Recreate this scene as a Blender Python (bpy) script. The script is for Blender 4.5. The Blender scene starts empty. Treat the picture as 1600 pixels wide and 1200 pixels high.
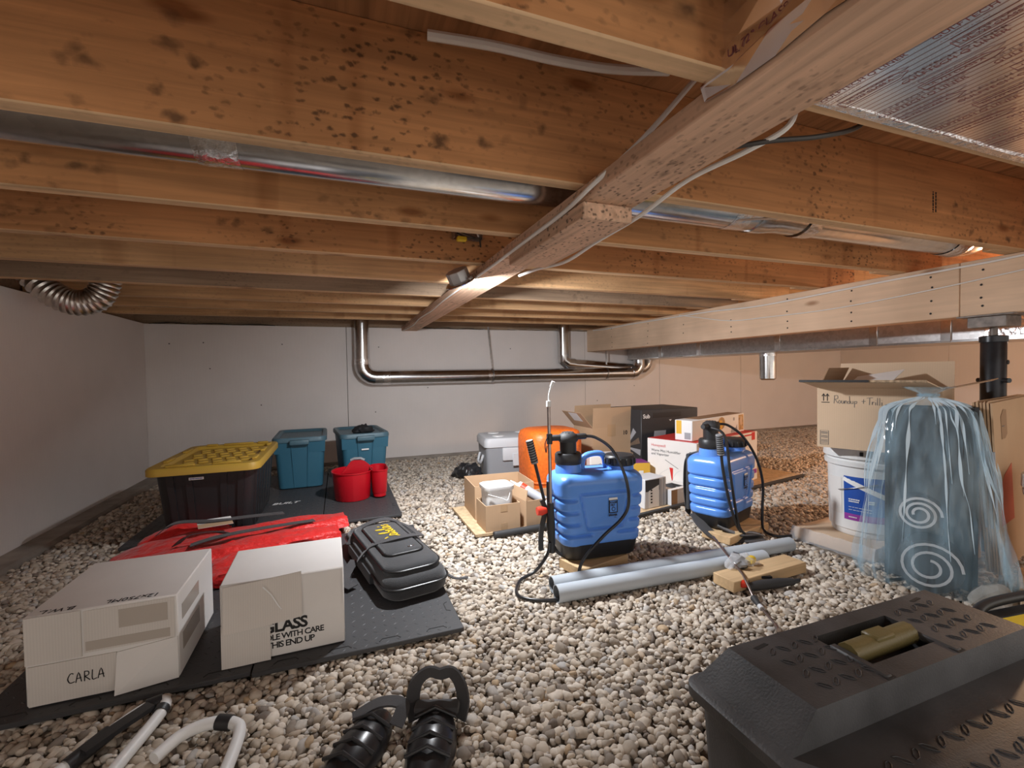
import bpy, bmesh, math, random
import numpy as np
from mathutils import Vector, Matrix, Euler
random.seed(7); RNG = np.random.default_rng(7)
S = bpy.context.scene
COL = S.collection
PI = math.pi

# ------------------------------------------------------------------ camera
CAM_H, F_PX, YAW, PITCH, ROLL = 0.79, 715.9, 0.35976, -0.02518, -0.01605
cd = bpy.data.cameras.new('camera'); cam = bpy.data.objects.new('camera', cd); COL.objects.link(cam)
cd.sensor_fit = 'HORIZONTAL'; cd.sensor_width = 36.0; cd.lens = F_PX / 1600 * 36.0; cd.clip_start = 0.02
_f = Vector((math.sin(YAW)*math.cos(PITCH), math.cos(YAW)*math.cos(PITCH), math.sin(PITCH)))
_r = Vector((math.cos(YAW), -math.sin(YAW), 0)); _u = _r.cross(_f)
_r2 = math.cos(ROLL)*_r + math.sin(ROLL)*_u; _u2 = -math.sin(ROLL)*_r + math.cos(ROLL)*_u
M = Matrix((_r2, _u2, -_f)).transposed().to_4x4(); M.translation = (0, 0, CAM_H)
cam.matrix_world = M; S.camera = cam

# ------------------------------------------------------------------ world, lights, exposure
W = bpy.data.worlds.new('world'); S.world = W; W.use_nodes = True
W.node_tree.nodes['Background'].inputs[0].default_value = (1.0, 0.93, 0.86, 1)
W.node_tree.nodes['Background'].inputs[1].default_value = 0.80
def area(name, loc, direction, size, power, color, shape='DISK', size_y=None):
    l = bpy.data.lights.new(name, 'AREA'); l.shape = shape; l.size = size; l.energy = power; l.color = color
    if size_y: l.size_y = size_y
    o = bpy.data.objects.new(name, l); COL.objects.link(o); o.location = loc
    o.rotation_euler = Vector(direction).to_track_quat('-Z', 'Y').to_euler(); return o
LED_POS = Vector((0.490, 1.89, 1.170)); LED_DIR = Vector((0.46, 0.28, -0.84)).normalized()
area('led_light', LED_POS + LED_DIR*0.012, LED_DIR, 0.10, 23, (0.93, 0.96, 1.0))
wl = bpy.data.lights.new('warm_bulb_light', 'POINT'); wl.energy = 52; wl.color = (1.0, 0.62, 0.36); wl.shadow_soft_size = 0.06
wo = bpy.data.objects.new('warm_bulb_light', wl); COL.objects.link(wo); wo.location = (4.15, 1.35, 1.10)
S.view_settings.view_transform = 'Standard'; S.view_settings.look = 'None'
S.view_settings.gamma = 1.0; S.view_settings.use_curve_mapping = False; S.view_settings.exposure = 0.62

# ------------------------------------------------------------------ materials
def _new(name):
    m = bpy.data.materials.new(name); m.use_nodes = True
    n = m.node_tree.nodes; return m, n, m.node_tree.links, n['Principled BSDF']
def rgba(c): return (c[0], c[1], c[2], 1)
def N(n, t, **k):
    x = n.new(t)
    for a, b in k.items(): setattr(x, a, b)
    return x
def ramp(n, stops):
    r = n.new('ShaderNodeValToRGB'); e = r.color_ramp.elements
    while len(e) < len(stops): e.new(0.5)
    for el, (p, c) in zip(e, stops): el.position = p; el.color = rgba(c) if len(c) == 3 else c
    return r
def plain(name, c, rough=0.5, metal=0.0, bump=0.0, bscale=200, var=0.0, vscale=6, spec=0.5, trans=0):
    m, n, l, b = _new(name)
    b.inputs['Base Color'].default_value = rgba(c); b.inputs['Roughness'].default_value = rough
    b.inputs['Metallic'].default_value = metal; b.inputs['Specular IOR Level'].default_value = spec
    tc = N(n, 'ShaderNodeTexCoord')
    if bump:
        t = N(n, 'ShaderNodeTexNoise'); t.inputs['Scale'].default_value = bscale; t.inputs['Detail'].default_value = 3
        l.new(tc.outputs['Object'], t.inputs['Vector'])
        bp = N(n, 'ShaderNodeBump'); bp.inputs['Strength'].default_value = bump; bp.inputs['Distance'].default_value = 0.002
        l.new(t.outputs['Fac'], bp.inputs['Height']); l.new(bp.outputs[0], b.inputs['Normal'])
    if var:
        t = N(n, 'ShaderNodeTexNoise'); t.inputs['Scale'].default_value = vscale; t.inputs['Detail'].default_value = 5
        l.new(tc.outputs['Object'], t.inputs['Vector'])
        r = ramp(n, [(0.3, tuple(x*(1-var) for x in c)), (0.7, tuple(min(1, x*(1+var)) for x in c))])
        l.new(t.outputs['Fac'], r.inputs[0]); l.new(r.outputs[0], b.inputs['Base Color'])
    return m
def wood(name, c, axis=0, dark=0.72, spots=0.0, rough=0.75, grain=1.0, spot_scale=16.0, stains=0.0):
    """sawn timber, grain along axis; spots = mould specks, stains = rusty runs"""
    m, n, l, b = _new(name); b.inputs['Roughness'].default_value = rough; b.inputs['Specular IOR Level'].default_value = 0.25
    tc = N(n, 'ShaderNodeTexCoord'); oi = N(n, 'ShaderNodeObjectInfo')
    off = N(n, 'ShaderNodeVectorMath', operation='SCALE'); off.inputs[0].default_value = (13.1, 17.7, 11.3); l.new(oi.outputs['Random'], off.inputs[3])
    ad = N(n, 'ShaderNodeVectorMath', operation='ADD'); l.new(tc.outputs['Object'], ad.inputs[0]); l.new(off.outputs[0], ad.inputs[1])
    mp = N(n, 'ShaderNodeMapping'); sc = [38, 38, 38]; sc[axis] = 1.6; mp.inputs['Scale'].default_value = sc
    l.new(ad.outputs[0], mp.inputs[0])
    t1 = N(n, 'ShaderNodeTexNoise'); t1.inputs['Scale'].default_value = 1.4*grain; t1.inputs['Detail'].default_value = 6; t1.inputs['Distortion'].default_value = 0.6
    l.new(mp.outputs[0], t1.inputs['Vector'])
    r1 = ramp(n, [(0.32, tuple(x*dark for x in c)), (0.62, c), (0.8, tuple(min(1, x*1.12) for x in c))]); l.new(t1.outputs['Fac'], r1.inputs[0])
    t2 = N(n, 'ShaderNodeTexNoise'); t2.inputs['Scale'].default_value = 2.2; t2.inputs['Detail'].default_value = 3; l.new(ad.outputs[0], t2.inputs['Vector'])
    r2 = ramp(n, [(0.3, (0.80, 0.76, 0.72)), (0.7, (1.08, 1.06, 1.04, 1))]); l.new(t2.outputs['Fac'], r2.inputs[0])
    mx = N(n, 'ShaderNodeMixRGB', blend_type='MULTIPLY'); mx.inputs[0].default_value = 1
    l.new(r1.outputs[0], mx.inputs[1]); l.new(r2.outputs[0], mx.inputs[2]); col = mx.outputs[0]
    # knots
    vk = N(n, 'ShaderNodeTexVoronoi'); mk = N(n, 'ShaderNodeMapping'); ks = [7.0]*3; ks[axis] = 2.4; mk.inputs['Scale'].default_value = ks
    l.new(ad.outputs[0], mk.inputs[0]); l.new(mk.outputs[0], vk.inputs['Vector']); vk.inputs['Scale'].default_value = 1
    rk = ramp(n, [(0.05, (0.42, 0.30, 0.22)), (0.13, (1, 1, 1))]); l.new(vk.outputs['Distance'], rk.inputs[0])
    m3 = N(n, 'ShaderNodeMixRGB', blend_type='MULTIPLY'); m3.inputs[0].default_value = 0.8; l.new(col, m3.inputs[1]); l.new(rk.outputs[0], m3.inputs[2]); col = m3.outputs[0]
    if spots:
        def dots(scale, lo, hi, cl_scale, cl_lo, cl_hi, amount, shape):
            nonlocal col
            dn = N(n, 'ShaderNodeTexNoise'); dn.inputs['Scale'].default_value = scale*1.2; dn.inputs['Detail'].default_value = 3; l.new(ad.outputs[0], dn.inputs['Vector'])
            dv = N(n, 'ShaderNodeVectorMath', operation='MULTIPLY_ADD'); dv.inputs[1].default_value = (0.9/scale,)*3; l.new(dn.outputs['Color'], dv.inputs[0]); l.new(ad.outputs[0], dv.inputs[2])
            ms = N(n, 'ShaderNodeMapping'); ss = [1.0]*3; ss[axis] = shape; ms.inputs['Scale'].default_value = ss; l.new(dv.outputs[0], ms.inputs[0])
            v = N(n, 'ShaderNodeTexVoronoi'); v.inputs['Scale'].default_value = scale; l.new(ms.outputs[0], v.inputs['Vector'])
            r = ramp(n, [(lo, (1, 1, 1)), (hi, (0, 0, 0))]); l.new(v.outputs['Distance'], r.inputs[0])
            cn = N(n, 'ShaderNodeTexNoise'); cn.inputs['Scale'].default_value = cl_scale; cn.inputs['Detail'].default_value = 3; l.new(ad.outputs[0], cn.inputs['Vector'])
            cr = ramp(n, [(cl_lo, (0, 0, 0)), (cl_hi, (1, 1, 1))]); l.new(cn.outputs['Fac'], cr.inputs[0])
            mu = N(n, 'ShaderNodeMath', operation='MULTIPLY'); l.new(r.outputs[0], mu.inputs[0]); l.new(cr.outputs[0], mu.inputs[1])
            am = N(n, 'ShaderNodeMath', operation='MULTIPLY'); am.inputs[1].default_value = amount; l.new(mu.outputs[0], am.inputs[0])
            mx_ = N(n, 'ShaderNodeMixRGB', blend_type='MIX'); mx_.inputs[2].default_value = (0.035, 0.024, 0.018, 1); l.new(am.outputs[0], mx_.inputs[0]); l.new(col, mx_.inputs[1]); col = mx_.outputs[0]
        dots(spot_scale*1.6, 0.12, 0.36, 3.0, 0.50, 0.64, 0.80*min(1, spots), 0.7)
        dots(spot_scale*4.5, 0.16, 0.36, 2.0, 0.42, 0.60, 0.75*min(1, spots), 0.6)
    if stains:
        ms = N(n, 'ShaderNodeMapping'); ss = [9.0]*3; ss[2] = 0.8; ms.inputs['Scale'].default_value = ss; l.new(ad.outputs[0], ms.inputs[0])
        t5 = N(n, 'ShaderNodeTexNoise'); t5.inputs['Scale'].default_value = 1.0; t5.inputs['Detail'].default_value = 2; l.new(ms.outputs[0], t5.inputs['Vector'])
        r5 = ramp(n, [(0.62, (1, 1, 1)), (0.72, (0.50, 0.38, 0.30))]); l.new(t5.outputs['Fac'], r5.inputs[0])
        m5 = N(n, 'ShaderNodeMixRGB', blend_type='MULTIPLY'); m5.inputs[0].default_value = stains; l.new(col, m5.inputs[1]); l.new(r5.outputs[0], m5.inputs[2]); col = m5.outputs[0]
    l.new(col, b.inputs['Base Color'])
    bp = N(n, 'ShaderNodeBump'); bp.inputs['Strength'].default_value = 0.25; bp.inputs['Distance'].default_value = 0.002
    l.new(t1.outputs['Fac'], bp.inputs['Height']); l.new(bp.outputs[0], b.inputs['Normal'])
    return m
def metal(name, c=(0.62, 0.62, 0.62), rough=0.28, bump=0.15, bs=14, spangle=0.1):
    m, n, l, b = _new(name); b.inputs['Metallic'].default_value = 1; b.inputs['Roughness'].default_value = rough
    tc = N(n, 'ShaderNodeTexCoord')
    v = N(n, 'ShaderNodeTexVoronoi'); v.inputs['Scale'].default_value = 55; l.new(tc.outputs['Object'], v.inputs['Vector'])
    r = ramp(n, [(0.0, tuple(x*(1-spangle) for x in c)), (1.0, tuple(min(1, x*(1+spangle)) for x in c))]); l.new(v.outputs['Color'], r.inputs[0]); l.new(r.outputs[0], b.inputs['Base Color'])
    t = N(n, 'ShaderNodeTexNoise'); t.inputs['Scale'].default_value = bs; t.inputs['Detail'].default_value = 3; l.new(tc.outputs['Object'], t.inputs['Vector'])
    bp = N(n, 'ShaderNodeBump'); bp.inputs['Strength'].default_value = bump; bp.inputs['Distance'].default_value = 0.004
    l.new(t.outputs['Fac'], bp.inputs['Height']); l.new(bp.outputs[0], b.inputs['Normal']); return m
def board(name, c, lines=(0, 0, 0), lscale=60.0, var=0.06, rough=0.85, wave=0.05):
    """card or foam sheet with faint flutes along one axis"""
    m, n, l, b = _new(name); b.inputs['Roughness'].default_value = rough; b.inputs['Specular IOR Level'].default_value = 0.2
    tc = N(n, 'ShaderNodeTexCoord')
    t = N(n, 'ShaderNodeTexNoise'); t.inputs['Scale'].default_value = 5; t.inputs['Detail'].default_value = 6; l.new(tc.outputs['Object'], t.inputs['Vector'])
    r = ramp(n, [(0.3, tuple(x*(1-var) for x in c)), (0.7, tuple(min(1, x*(1+var)) for x in c))]); l.new(t.outputs['Fac'], r.inputs[0]); col = r.outputs[0]
    if any(lines):
        w = N(n, 'ShaderNodeTexWave'); mp = N(n, 'ShaderNodeMapping'); mp.inputs['Scale'].default_value = lines; l.new(tc.outputs['Object'], mp.inputs[0]); l.new(mp.outputs[0], w.inputs['Vector'])
        w.bands_direction = 'X' if lines[0] else ('Y' if lines[1] else 'Z'); w.inputs['Scale'].default_value = lscale; w.inputs['Distortion'].default_value = 0.4
        r2 = ramp(n, [(0, (1-wave,)*3), (1, (1, 1, 1))]); l.new(w.outputs['Fac'], r2.inputs[0])
        mx = N(n, 'ShaderNodeMixRGB', blend_type='MULTIPLY'); mx.inputs[0].default_value = 1; l.new(col, mx.inputs[1]); l.new(r2.outputs[0], mx.inputs[2]); col = mx.outputs[0]
    l.new(col, b.inputs['Base Color']); return m
def cloth(name, c, rough=0.85, scale=500, bump=0.3, sheen=0.2):
    m = plain(name, c, rough, bump=bump, bscale=scale, var=0.12, vscale=12); m.node_tree.nodes['Principled BSDF'].inputs['Sheen Weight'].default_value = sheen
    if scale < 100: [x for x in m.node_tree.nodes if x.type == 'BUMP'][0].inputs['Distance'].default_value = 0.02
    return m

MT = dict(
    joist=wood('joist_wood', (0.64, 0.315, 0.135), 0, spots=0.95, stains=0.55, spot_scale=14),
    joist_edge_lit=wood('joist_edge_wood_lit', (0.76, 0.52, 0.31), 0, spots=0.25, spot_scale=14),
    post_head=plain('rusty_steel', (0.20, 0.17, 0.15), 0.55, metal=0.4, bump=0.4, bscale=90, var=0.4, vscale=30),
    joist_pale=wood('joist_wood_pale', (0.72, 0.45, 0.235), 0, spots=0.3, stains=0.4),
    joist_grey=wood('joist_wood_grey', (0.40, 0.29, 0.20), 0, spots=0.4),
    strap=wood('strap_wood', (0.77, 0.525, 0.375), 1, spots=1.15, spot_scale=18),
    beam=wood('beam_wood', (0.81, 0.605, 0.435), 1, dark=0.92, spots=0.0),
    block=wood('block_wood', (0.70, 0.50, 0.29), 0, dark=0.82),
    ply=wood('plywood', (0.52, 0.27, 0.13), 1, dark=0.6, grain=0.7),
    osb=plain('osb', (0.55, 0.40, 0.24), 0.8, var=0.25, vscale=45),
    foam=board('foam_board', (0.82, 0.77, 0.74), (1, 0, 0), 30, 0.02, 0.8, 0.035),
    foam_y=board('foam_board_side', (0.82, 0.77, 0.74), (0, 1, 0), 30, 0.02, 0.8, 0.035),
    concrete=plain('concrete', (0.32, 0.28, 0.24), 0.95, bump=0.6, bscale=60, var=0.25, vscale=9),
    soil=plain('gravel_bed', (0.36, 0.31, 0.255), 0.95, bump=1.0, bscale=90, var=0.35, vscale=60),
    galv=metal('galvanised', (0.60, 0.60, 0.60), 0.20, 0.05, 10),
    galv_dull=metal('galvanised_dull', (0.50, 0.50, 0.50), 0.34, 0.08, 16, 0.15),
    tape=metal('foil_tape', (0.80, 0.80, 0.80), 0.22, 0.9, 60),
    lamp_can=plain('lamp_can_steel', (0.55, 0.55, 0.56), 0.42, metal=0.55),
    flex=metal('flex_duct', (0.62, 0.58, 0.54), 0.32, 0.15, 30),
    cable=plain('cable_white', (0.80, 0.78, 0.74), 0.45),
    cable_dark=plain('cable_dark', (0.05, 0.045, 0.04), 0.5),
    black=plain('black_plastic', (0.022, 0.022, 0.024), 0.42, bump=0.15, bscale=400),
    black_soft=plain('black_rubber', (0.035, 0.035, 0.037), 0.62, bump=0.2, bscale=300),
    black_matte=plain('black_matte', (0.016, 0.016, 0.018), 0.75),
    steel_black=plain('post_paint', (0.030, 0.032, 0.036), 0.32, metal=0.3, var=0.3, vscale=20),
    grey_mid=plain('grey_plastic', (0.30, 0.31, 0.33), 0.5, bump=0.1, bscale=300),
    grey_light=plain('grey_plastic_light', (0.62, 0.63, 0.65), 0.5),
    white=plain('white_plastic', (0.80, 0.80, 0.79), 0.42),
    white_card=board('white_card', (0.80, 0.77, 0.74), (0, 0, 0), var=0.04),
    white_flute=board('white_card_flap', (0.72, 0.67, 0.62), (1, 0, 0), 55, 0.05, 0.85, 0.045),
    card=board('cardboard', (0.53, 0.36, 0.225), (1, 0, 0), 40, 0.05, 0.9, 0.04),
    card_pale=board('cardboard_pale', (0.66, 0.49, 0.34), (1, 0, 0), 40, 0.04, 0.9, 0.03),
    card_dark=board('cardboard_dark', (0.36, 0.23, 0.14), (1, 0, 0), 40, 0.05, 0.9, 0.05),
    card_edge=plain('cardboard_edge', (0.40, 0.29, 0.19), 0.95, bump=0.8, bscale=160, var=0.4, vscale=90),
    packing=plain('packing_tape', (0.50, 0.33, 0.19), 0.25),
    clear_tape=plain('clear_tape', (0.52, 0.46, 0.40), 0.22),
    ink=plain('ink', (0.015, 0.014, 0.014), 0.7),
    ink_grey=plain('ink_grey', (0.16, 0.15, 0.14), 0.7),
    red_ink=plain('ink_red', (0.62, 0.03, 0.03), 0.5),
    paper=plain('paper', (0.85, 0.85, 0.84), 0.6),
    yellow_lid=plain('yellow_plastic', (0.52, 0.33, 0.045), 0.5, bump=0.1, bscale=250),
    teal=plain('teal_plastic', (0.04, 0.15, 0.225), 0.42, bump=0.25, bscale=350),
    teal_lid=plain('teal_lid_plastic', (0.075, 0.155, 0.20), 0.45, bump=0.2, bscale=300),
    red_plastic=plain('red_plastic', (0.52, 0.006, 0.016), 0.33),
    red_cloth=cloth('red_nylon', (0.72, 0.016, 0.014), 0.50, 22, 0.9),
    dark_cloth=cloth('black_nylon', (0.036, 0.037, 0.040), 0.92, 300, 0.6, 0.35),
    dark_web=cloth('black_webbing', (0.045, 0.043, 0.046), 0.8, 900, 0.5),
    zipper=plain('zipper_black', (0.012, 0.012, 0.013), 0.35),
    yellow_thread=plain('yellow_thread', (0.78, 0.52, 0.02), 0.6),
    mat_tile=plain('eva_foam', (0.052, 0.052, 0.055), 0.55, bump=0.2, bscale=200),
    orange=plain('orange_plastic', (0.85, 0.17, 0.02), 0.45, bump=1.0, bscale=70, var=0.18, vscale=60),
    blue=plain('blue_plastic', (0.12, 0.31, 0.82), 0.26, bump=0.08, bscale=300),
    pvc=plain('pvc_grey', (0.50, 0.55, 0.60), 0.40),
    pvc_in=plain('pvc_inside', (0.20, 0.22, 0.24), 0.6),
    red_bit=plain('red_orange_plastic', (0.80, 0.05, 0.02), 0.4),
    hose=plain('hose_black', (0.020, 0.020, 0.022), 0.28),
    lance=metal('lance_steel', (0.35, 0.30, 0.28), 0.3, 0.05),
    yellow_cap=plain('yellow_cap', (0.80, 0.55, 0.03), 0.4),
    bronze=plain('olive_handle', (0.16, 0.125, 0.045), 0.45, bump=0.3, bscale=200),
    tool_black=plain('toolbox_plastic', (0.058, 0.058, 0.061), 0.5, bump=0.25, bscale=250, var=0.45, vscale=9),
    purple=plain('purple_print', (0.24, 0.05, 0.22), 0.5), yellow_print=plain('yellow_print', (0.80, 0.47, 0.06), 0.5),
    blue_print=plain('blue_print', (0.02, 0.09, 0.42), 0.4), violet_print=plain('violet_print', (0.30, 0.05, 0.34), 0.4),
    grey_print=plain('grey_print', (0.36, 0.37, 0.40), 0.5), dark_print=plain('dark_print', (0.035, 0.037, 0.042), 0.45),
    silver_print=metal('silver_print', (0.45, 0.45, 0.47), 0.35, 0.1), tan_print=plain('tan_print', (0.50, 0.31, 0.13), 0.5, var=0.5, vscale=60),
    red_fade=plain('red_print', (0.52, 0.12, 0.06), 0.8, var=0.15),
    stone=plain('rough_stone', (0.42, 0.38, 0.33), 0.95, bump=0.8, bscale=50, var=0.3, vscale=14),
    bottle=plain('dark_film', (0.03, 0.03, 0.03), 0.2),
)

# ------------------------------------------------------------------ mesh helpers
class MB:
    def __init__(s): s.v = []; s.f = []; s.m = []
    def add(s, verts, faces, mi=0):
        o = len(s.v); s.v += [tuple(p) for p in verts]; s.f += [tuple(i+o for i in f) for f in faces]; s.m += [mi]*len(faces); return s
    def box(s, x0, x1, y0, y1, z0, z1, mi=0):
        return s.add([(x0,y0,z0),(x1,y0,z0),(x1,y1,z0),(x0,y1,z0),(x0,y0,z1),(x1,y0,z1),(x1,y1,z1),(x0,y1,z1)],
                     [(0,3,2,1),(4,5,6,7),(0,1,5,4),(1,2,6,5),(2,3,7,6),(3,0,4,7)], mi)
    def hexa(s, b, t, mi=0):      # bottom quad and top quad (ccw from above)
        return s.add(list(b)+list(t), [(0,3,2,1),(4,5,6,7),(0,1,5,4),(1,2,6,5),(2,3,7,6),(3,0,4,7)], mi)
    def slab(s, o, a, b, t, mi=0):  # parallelogram o, o+a, o+a+b, o+b with thickness vector t
        o, a, b, t = Vector(o), Vector(a), Vector(b), Vector(t)
        if a.cross(b).dot(t) < 0: a, b = b, a
        q = [o, o+a, o+a+b, o+b]; return s.hexa(q, [p+t for p in q], mi)
    def bbox(s, x0, x1, y0, y1, z0, z1, r=0.005, seg=2, mi=0, mat=None):
        bm = bmesh.new(); bmesh.ops.create_cube(bm, size=1.0)
        for v in bm.verts: v.co = ((x0+x1)/2+v.co.x*(x1-x0), (y0+y1)/2+v.co.y*(y1-y0), (z0+z1)/2+v.co.z*(z1-z0))
        bmesh.ops.bevel(bm, geom=list(bm.edges), offset=r, segments=seg, affect='EDGES', profile=0.5)
        if mat is not None: bmesh.ops.transform(bm, matrix=mat, verts=bm.verts)
        bm.verts.index_update(); s.add([v.co.copy() for v in bm.verts], [[v.index for v in f.verts] for f in bm.faces], mi); bm.free(); return s
    def loft(s, rings, cap0=True, cap1=True, mi=0, closed=True):
        n = len(rings[0]); v = [p for r in rings for p in r]; f = []
        for i in range(len(rings)-1):
            for j in range(n if closed else n-1):
                k = (j+1) % n; f.append((i*n+j, i*n+k, (i+1)*n+k, (i+1)*n+j))
        if cap0: f.append(tuple(reversed(range(n))))
        if cap1: f.append(tuple((len(rings)-1)*n+j for j in range(n)))
        return s.add(v, f, mi)
    def lathe(s, prof, n=24, c=(0,0,0), axis='Z', mi=0, cap0=True, cap1=True):
        rings = []
        for r, z in prof:
            ring = []
            for j in range(n):
                a = 2*PI*j/n; x, y = r*math.cos(a), r*math.sin(a)
                p = (x, y, z) if axis == 'Z' else ((z, x, y) if axis == 'X' else (y, z, x))
                ring.append((p[0]+c[0], p[1]+c[1], p[2]+c[2]))
            rings.append(ring)
        return s.loft(rings, cap0, cap1, mi)
    def tube(s, path, r, n=10, caps=True, mi=0, flat=None, up=None):
        P = [Vector(p) for p in path]; k = len(P); R = r if isinstance(r, (list, tuple)) else [r]*k
        T = [(P[min(i+1, k-1)]-P[max(i-1, 0)]).normalized() for i in range(k)]
        u = Vector(up) if up else (Vector((0,0,1)) if abs(T[0].z) < 0.9 else Vector((0,1,0)))
        rings = []
        for i in range(k):
            u = (u - T[i]*u.dot(T[i])); u = u.normalized() if u.length > 1e-6 else Vector((1,0,0)); w = T[i].cross(u)
            a, b = (R[i], R[i]) if not flat else ((flat[0][i] if isinstance(flat[0], (list, tuple)) else flat[0]), flat[1])
            if flat: ring = [P[i]+w*(x*a)+u*(y*b) for x, y in ((-.5,-.5),(.5,-.5),(.5,.5),(-.5,.5))]
            else: ring = [P[i]+w*(a*math.cos(2*PI*j/n))+u*(b*math.sin(2*PI*j/n)) for j in range(n)]
            rings.append(ring)
        return s.loft(rings, caps, caps, mi)
    def xf(s, mat):
        s.v = [tuple(mat @ Vector(p)) for p in s.v]; return s
    def mesh(s, name, smooth=40):
        me = bpy.data.meshes.new(name); me.from_pydata(s.v, [], s.f); me.update()
        if smooth:
            me.polygons.foreach_set('use_smooth', [True]*len(me.polygons))
            try: me.set_sharp_from_angle(angle=math.radians(smooth))
            except Exception: pass
        if any(s.m): me.polygons.foreach_set('material_index', s.m)
        return me
def obj(name, mb, mats, parent=None, smooth=40, loc=None, rot=None, label=None):
    me = mb.mesh(name, smooth) if isinstance(mb, MB) else mb
    for mm in (mats if isinstance(mats, (list, tuple)) else [mats]):
        if not isinstance(mb, MB) and len(me.materials): break
        me.materials.append(MT[mm] if isinstance(mm, str) else mm)
    o = bpy.data.objects.new(name, me); COL.objects.link(o)
    if parent is not None: o.parent = parent
    if loc is not None: o.location = loc
    if rot is not None: o.rotation_euler = rot
    if label: o['label'] = label
    return o
def tag(o, label, cat, group=None):
    o['label'] = label; o['category'] = cat
    if group: o['group'] = group
    return o
def thing(name, label, cat, loc=(0,0,0), rz=0.0, group=None, rot=None):
    o = bpy.data.objects.new(name, None); COL.objects.link(o); o.empty_display_size = 0.05
    o.location = loc; o.rotation_euler = rot if rot else (0, 0, rz); return tag(o, label, cat, group)
def struct(o): o['kind'] = 'structure'; return o
def rrect(w, d, r, z, n=4, cx=0, cy=0):
    pts = []; r = min(r, w/2-1e-4, d/2-1e-4)
    for (sx, sy, a0) in ((1,-1,-90),(1,1,0),(-1,1,90),(-1,-1,180)):
        for i in range(n+1):
            a = math.radians(a0+90*i/n); pts.append((cx+sx*(w/2-r)+r*math.cos(a), cy+sy*(d/2-r)+r*math.sin(a), z))
    return pts
def smooth_path(pts, n=6):
    P = [Vector(p) for p in pts]; out = []
    for i in range(len(P)-1):
        p0, p1, p2, p3 = P[max(i-1,0)], P[i], P[i+1], P[min(i+2,len(P)-1)]
        for k in range(n):
            t = k/n; out.append(0.5*((2*p1)+(-p0+p2)*t+(2*p0-5*p1+4*p2-p3)*t*t+(-p0+3*p1-3*p2+p3)*t**3))
    out.append(P[-1]); return out
def text_mesh(body, size, extrude=0.0003, shear=0.0, bold=0.0, spacing=1.0, align='LEFT'):
    c = bpy.data.curves.new('lettering', 'FONT'); c.body = body; c.size = size; c.extrude = extrude; c.shear = shear; c.offset = bold
    c.space_character = spacing; c.align_x = align; c.resolution_u = 3
    o = bpy.data.objects.new('lettering', c); me = bpy.data.meshes.new_from_object(o)
    bpy.data.objects.remove(o); bpy.data.curves.remove(c); me.name = 'lettering'; return me
def frame(o, ex, ey):     # matrix with local x along ex, y along ey, origin o
    ex = Vector(ex).normalized(); ey = Vector(ey); ey = (ey-ex*ey.dot(ex)).normalized(); ez = ex.cross(ey)
    m = Matrix((ex, ey, ez)).transposed().to_4x4(); m.translation = o; return m
def lettering(parent, body, size, origin, ex, ey, mat='ink', **k):
    me = text_mesh(body, size, **k); me.materials.append(MT[mat] if isinstance(mat, str) else mat)
    o = bpy.data.objects.new('lettering', me); COL.objects.link(o); o.parent = parent; o.matrix_local = frame(origin, ex, ey); return o
def strokes(parent, lines, origin, ex, ey, w=0.002, mat='ink', name='handwriting', n=4, t=0.0004):
    mb = MB(); ez = Vector(ex).cross(Vector(ey)).normalized(); m = frame(origin, ex, ey)
    for ln in lines:
        pts = [m @ Vector((x, y, t)) for x, y in ln]
        if len(pts) > 2 and n > 1: pts = smooth_path(pts, n)
        mb.tube(pts, w, flat=(w, t*1.4), up=ez)
    return obj(name, mb, mat, parent, smooth=0)
def scrawl(parent, w, h, origin, ex, ey, mat='ink', name='small_print', rows=1, lw=0.0015, seed=1):
    """print too small to read: broken strokes of uneven length"""
    rnd = random.Random(seed); ls = []
    for r in range(rows):
        y = h*(r+0.5)/rows; x = 0.0
        while x < w*0.96:
            d = rnd.uniform(0.05, 0.16)*w; ls.append([(x, y), (min(w, x+d), y)]); x += d+0.03*w
    return strokes(parent, ls, origin, ex, ey, lw, mat, name, 1)
def copy_tree(o, parent=None):
    c = o.copy(); COL.objects.link(c); c.parent = parent
    for ch in o.children: copy_tree(ch, c)
    return c
# ================================================================== SETTING
XL, XR, YB, YN = -1.41, 6.50, 4.34, -0.75
JZ, SUBZ = 1.230, 1.496
# floor: bed under the pebbles
nx, ny = 60, 40; gx = np.linspace(XL-0.08, XR+0.08, nx); gy = np.linspace(YN, YB+0.08, ny)
fm = MB(); fm.add([(x, y, -0.016 + 0.003*math.sin(3.1*x+1.7*y)) for y in gy for x in gx],
                  [(j*nx+i, j*nx+i+1, (j+1)*nx+i+1, (j+1)*nx+i) for j in range(ny-1) for i in range(nx-1)])
floor = struct(obj('floor', fm, 'soil', smooth=60))
# walls: concrete with rigid foam sheets
def foam_wall(name, axis, pos, cuts, mat, back):
    lo, hi = cuts[0], cuts[-1]; z0, z1 = -0.03, 1.216
    b = MB()
    if axis == 'Y': b.box(lo-0.1, hi+0.1, pos+0.052, pos+0.20, z0, 1.216)
    else: b.box(*sorted((pos+back*0.052, pos+back*0.20)), lo, hi+0.1, z0, 1.216)
    w = struct(obj(name, b, 'concrete', smooth=0))
    for a, c in zip(cuts[:-1], cuts[1:]):
        p = MB(); e = 0.0018
        if axis == 'Y': p.bbox(a+e, c-e, pos, pos+0.050, z0, z1, 0.002, 1)
        else: p.bbox(*sorted((pos, pos+back*0.050)), a+e, c-e, z0, z1, 0.002, 1)
        obj('foam_panel', p, mat, w, smooth=0)
    return w
wall_back = foam_wall('wall_back', 'Y', YB, [-1.46, 0.065, 2.475, 3.45, 4.68, 6.55], 'foam', 1)
wall_left = foam_wall('wall_left', 'X', XL, [YN, 1.25, 4.338], 'foam_y', -1)
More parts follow.
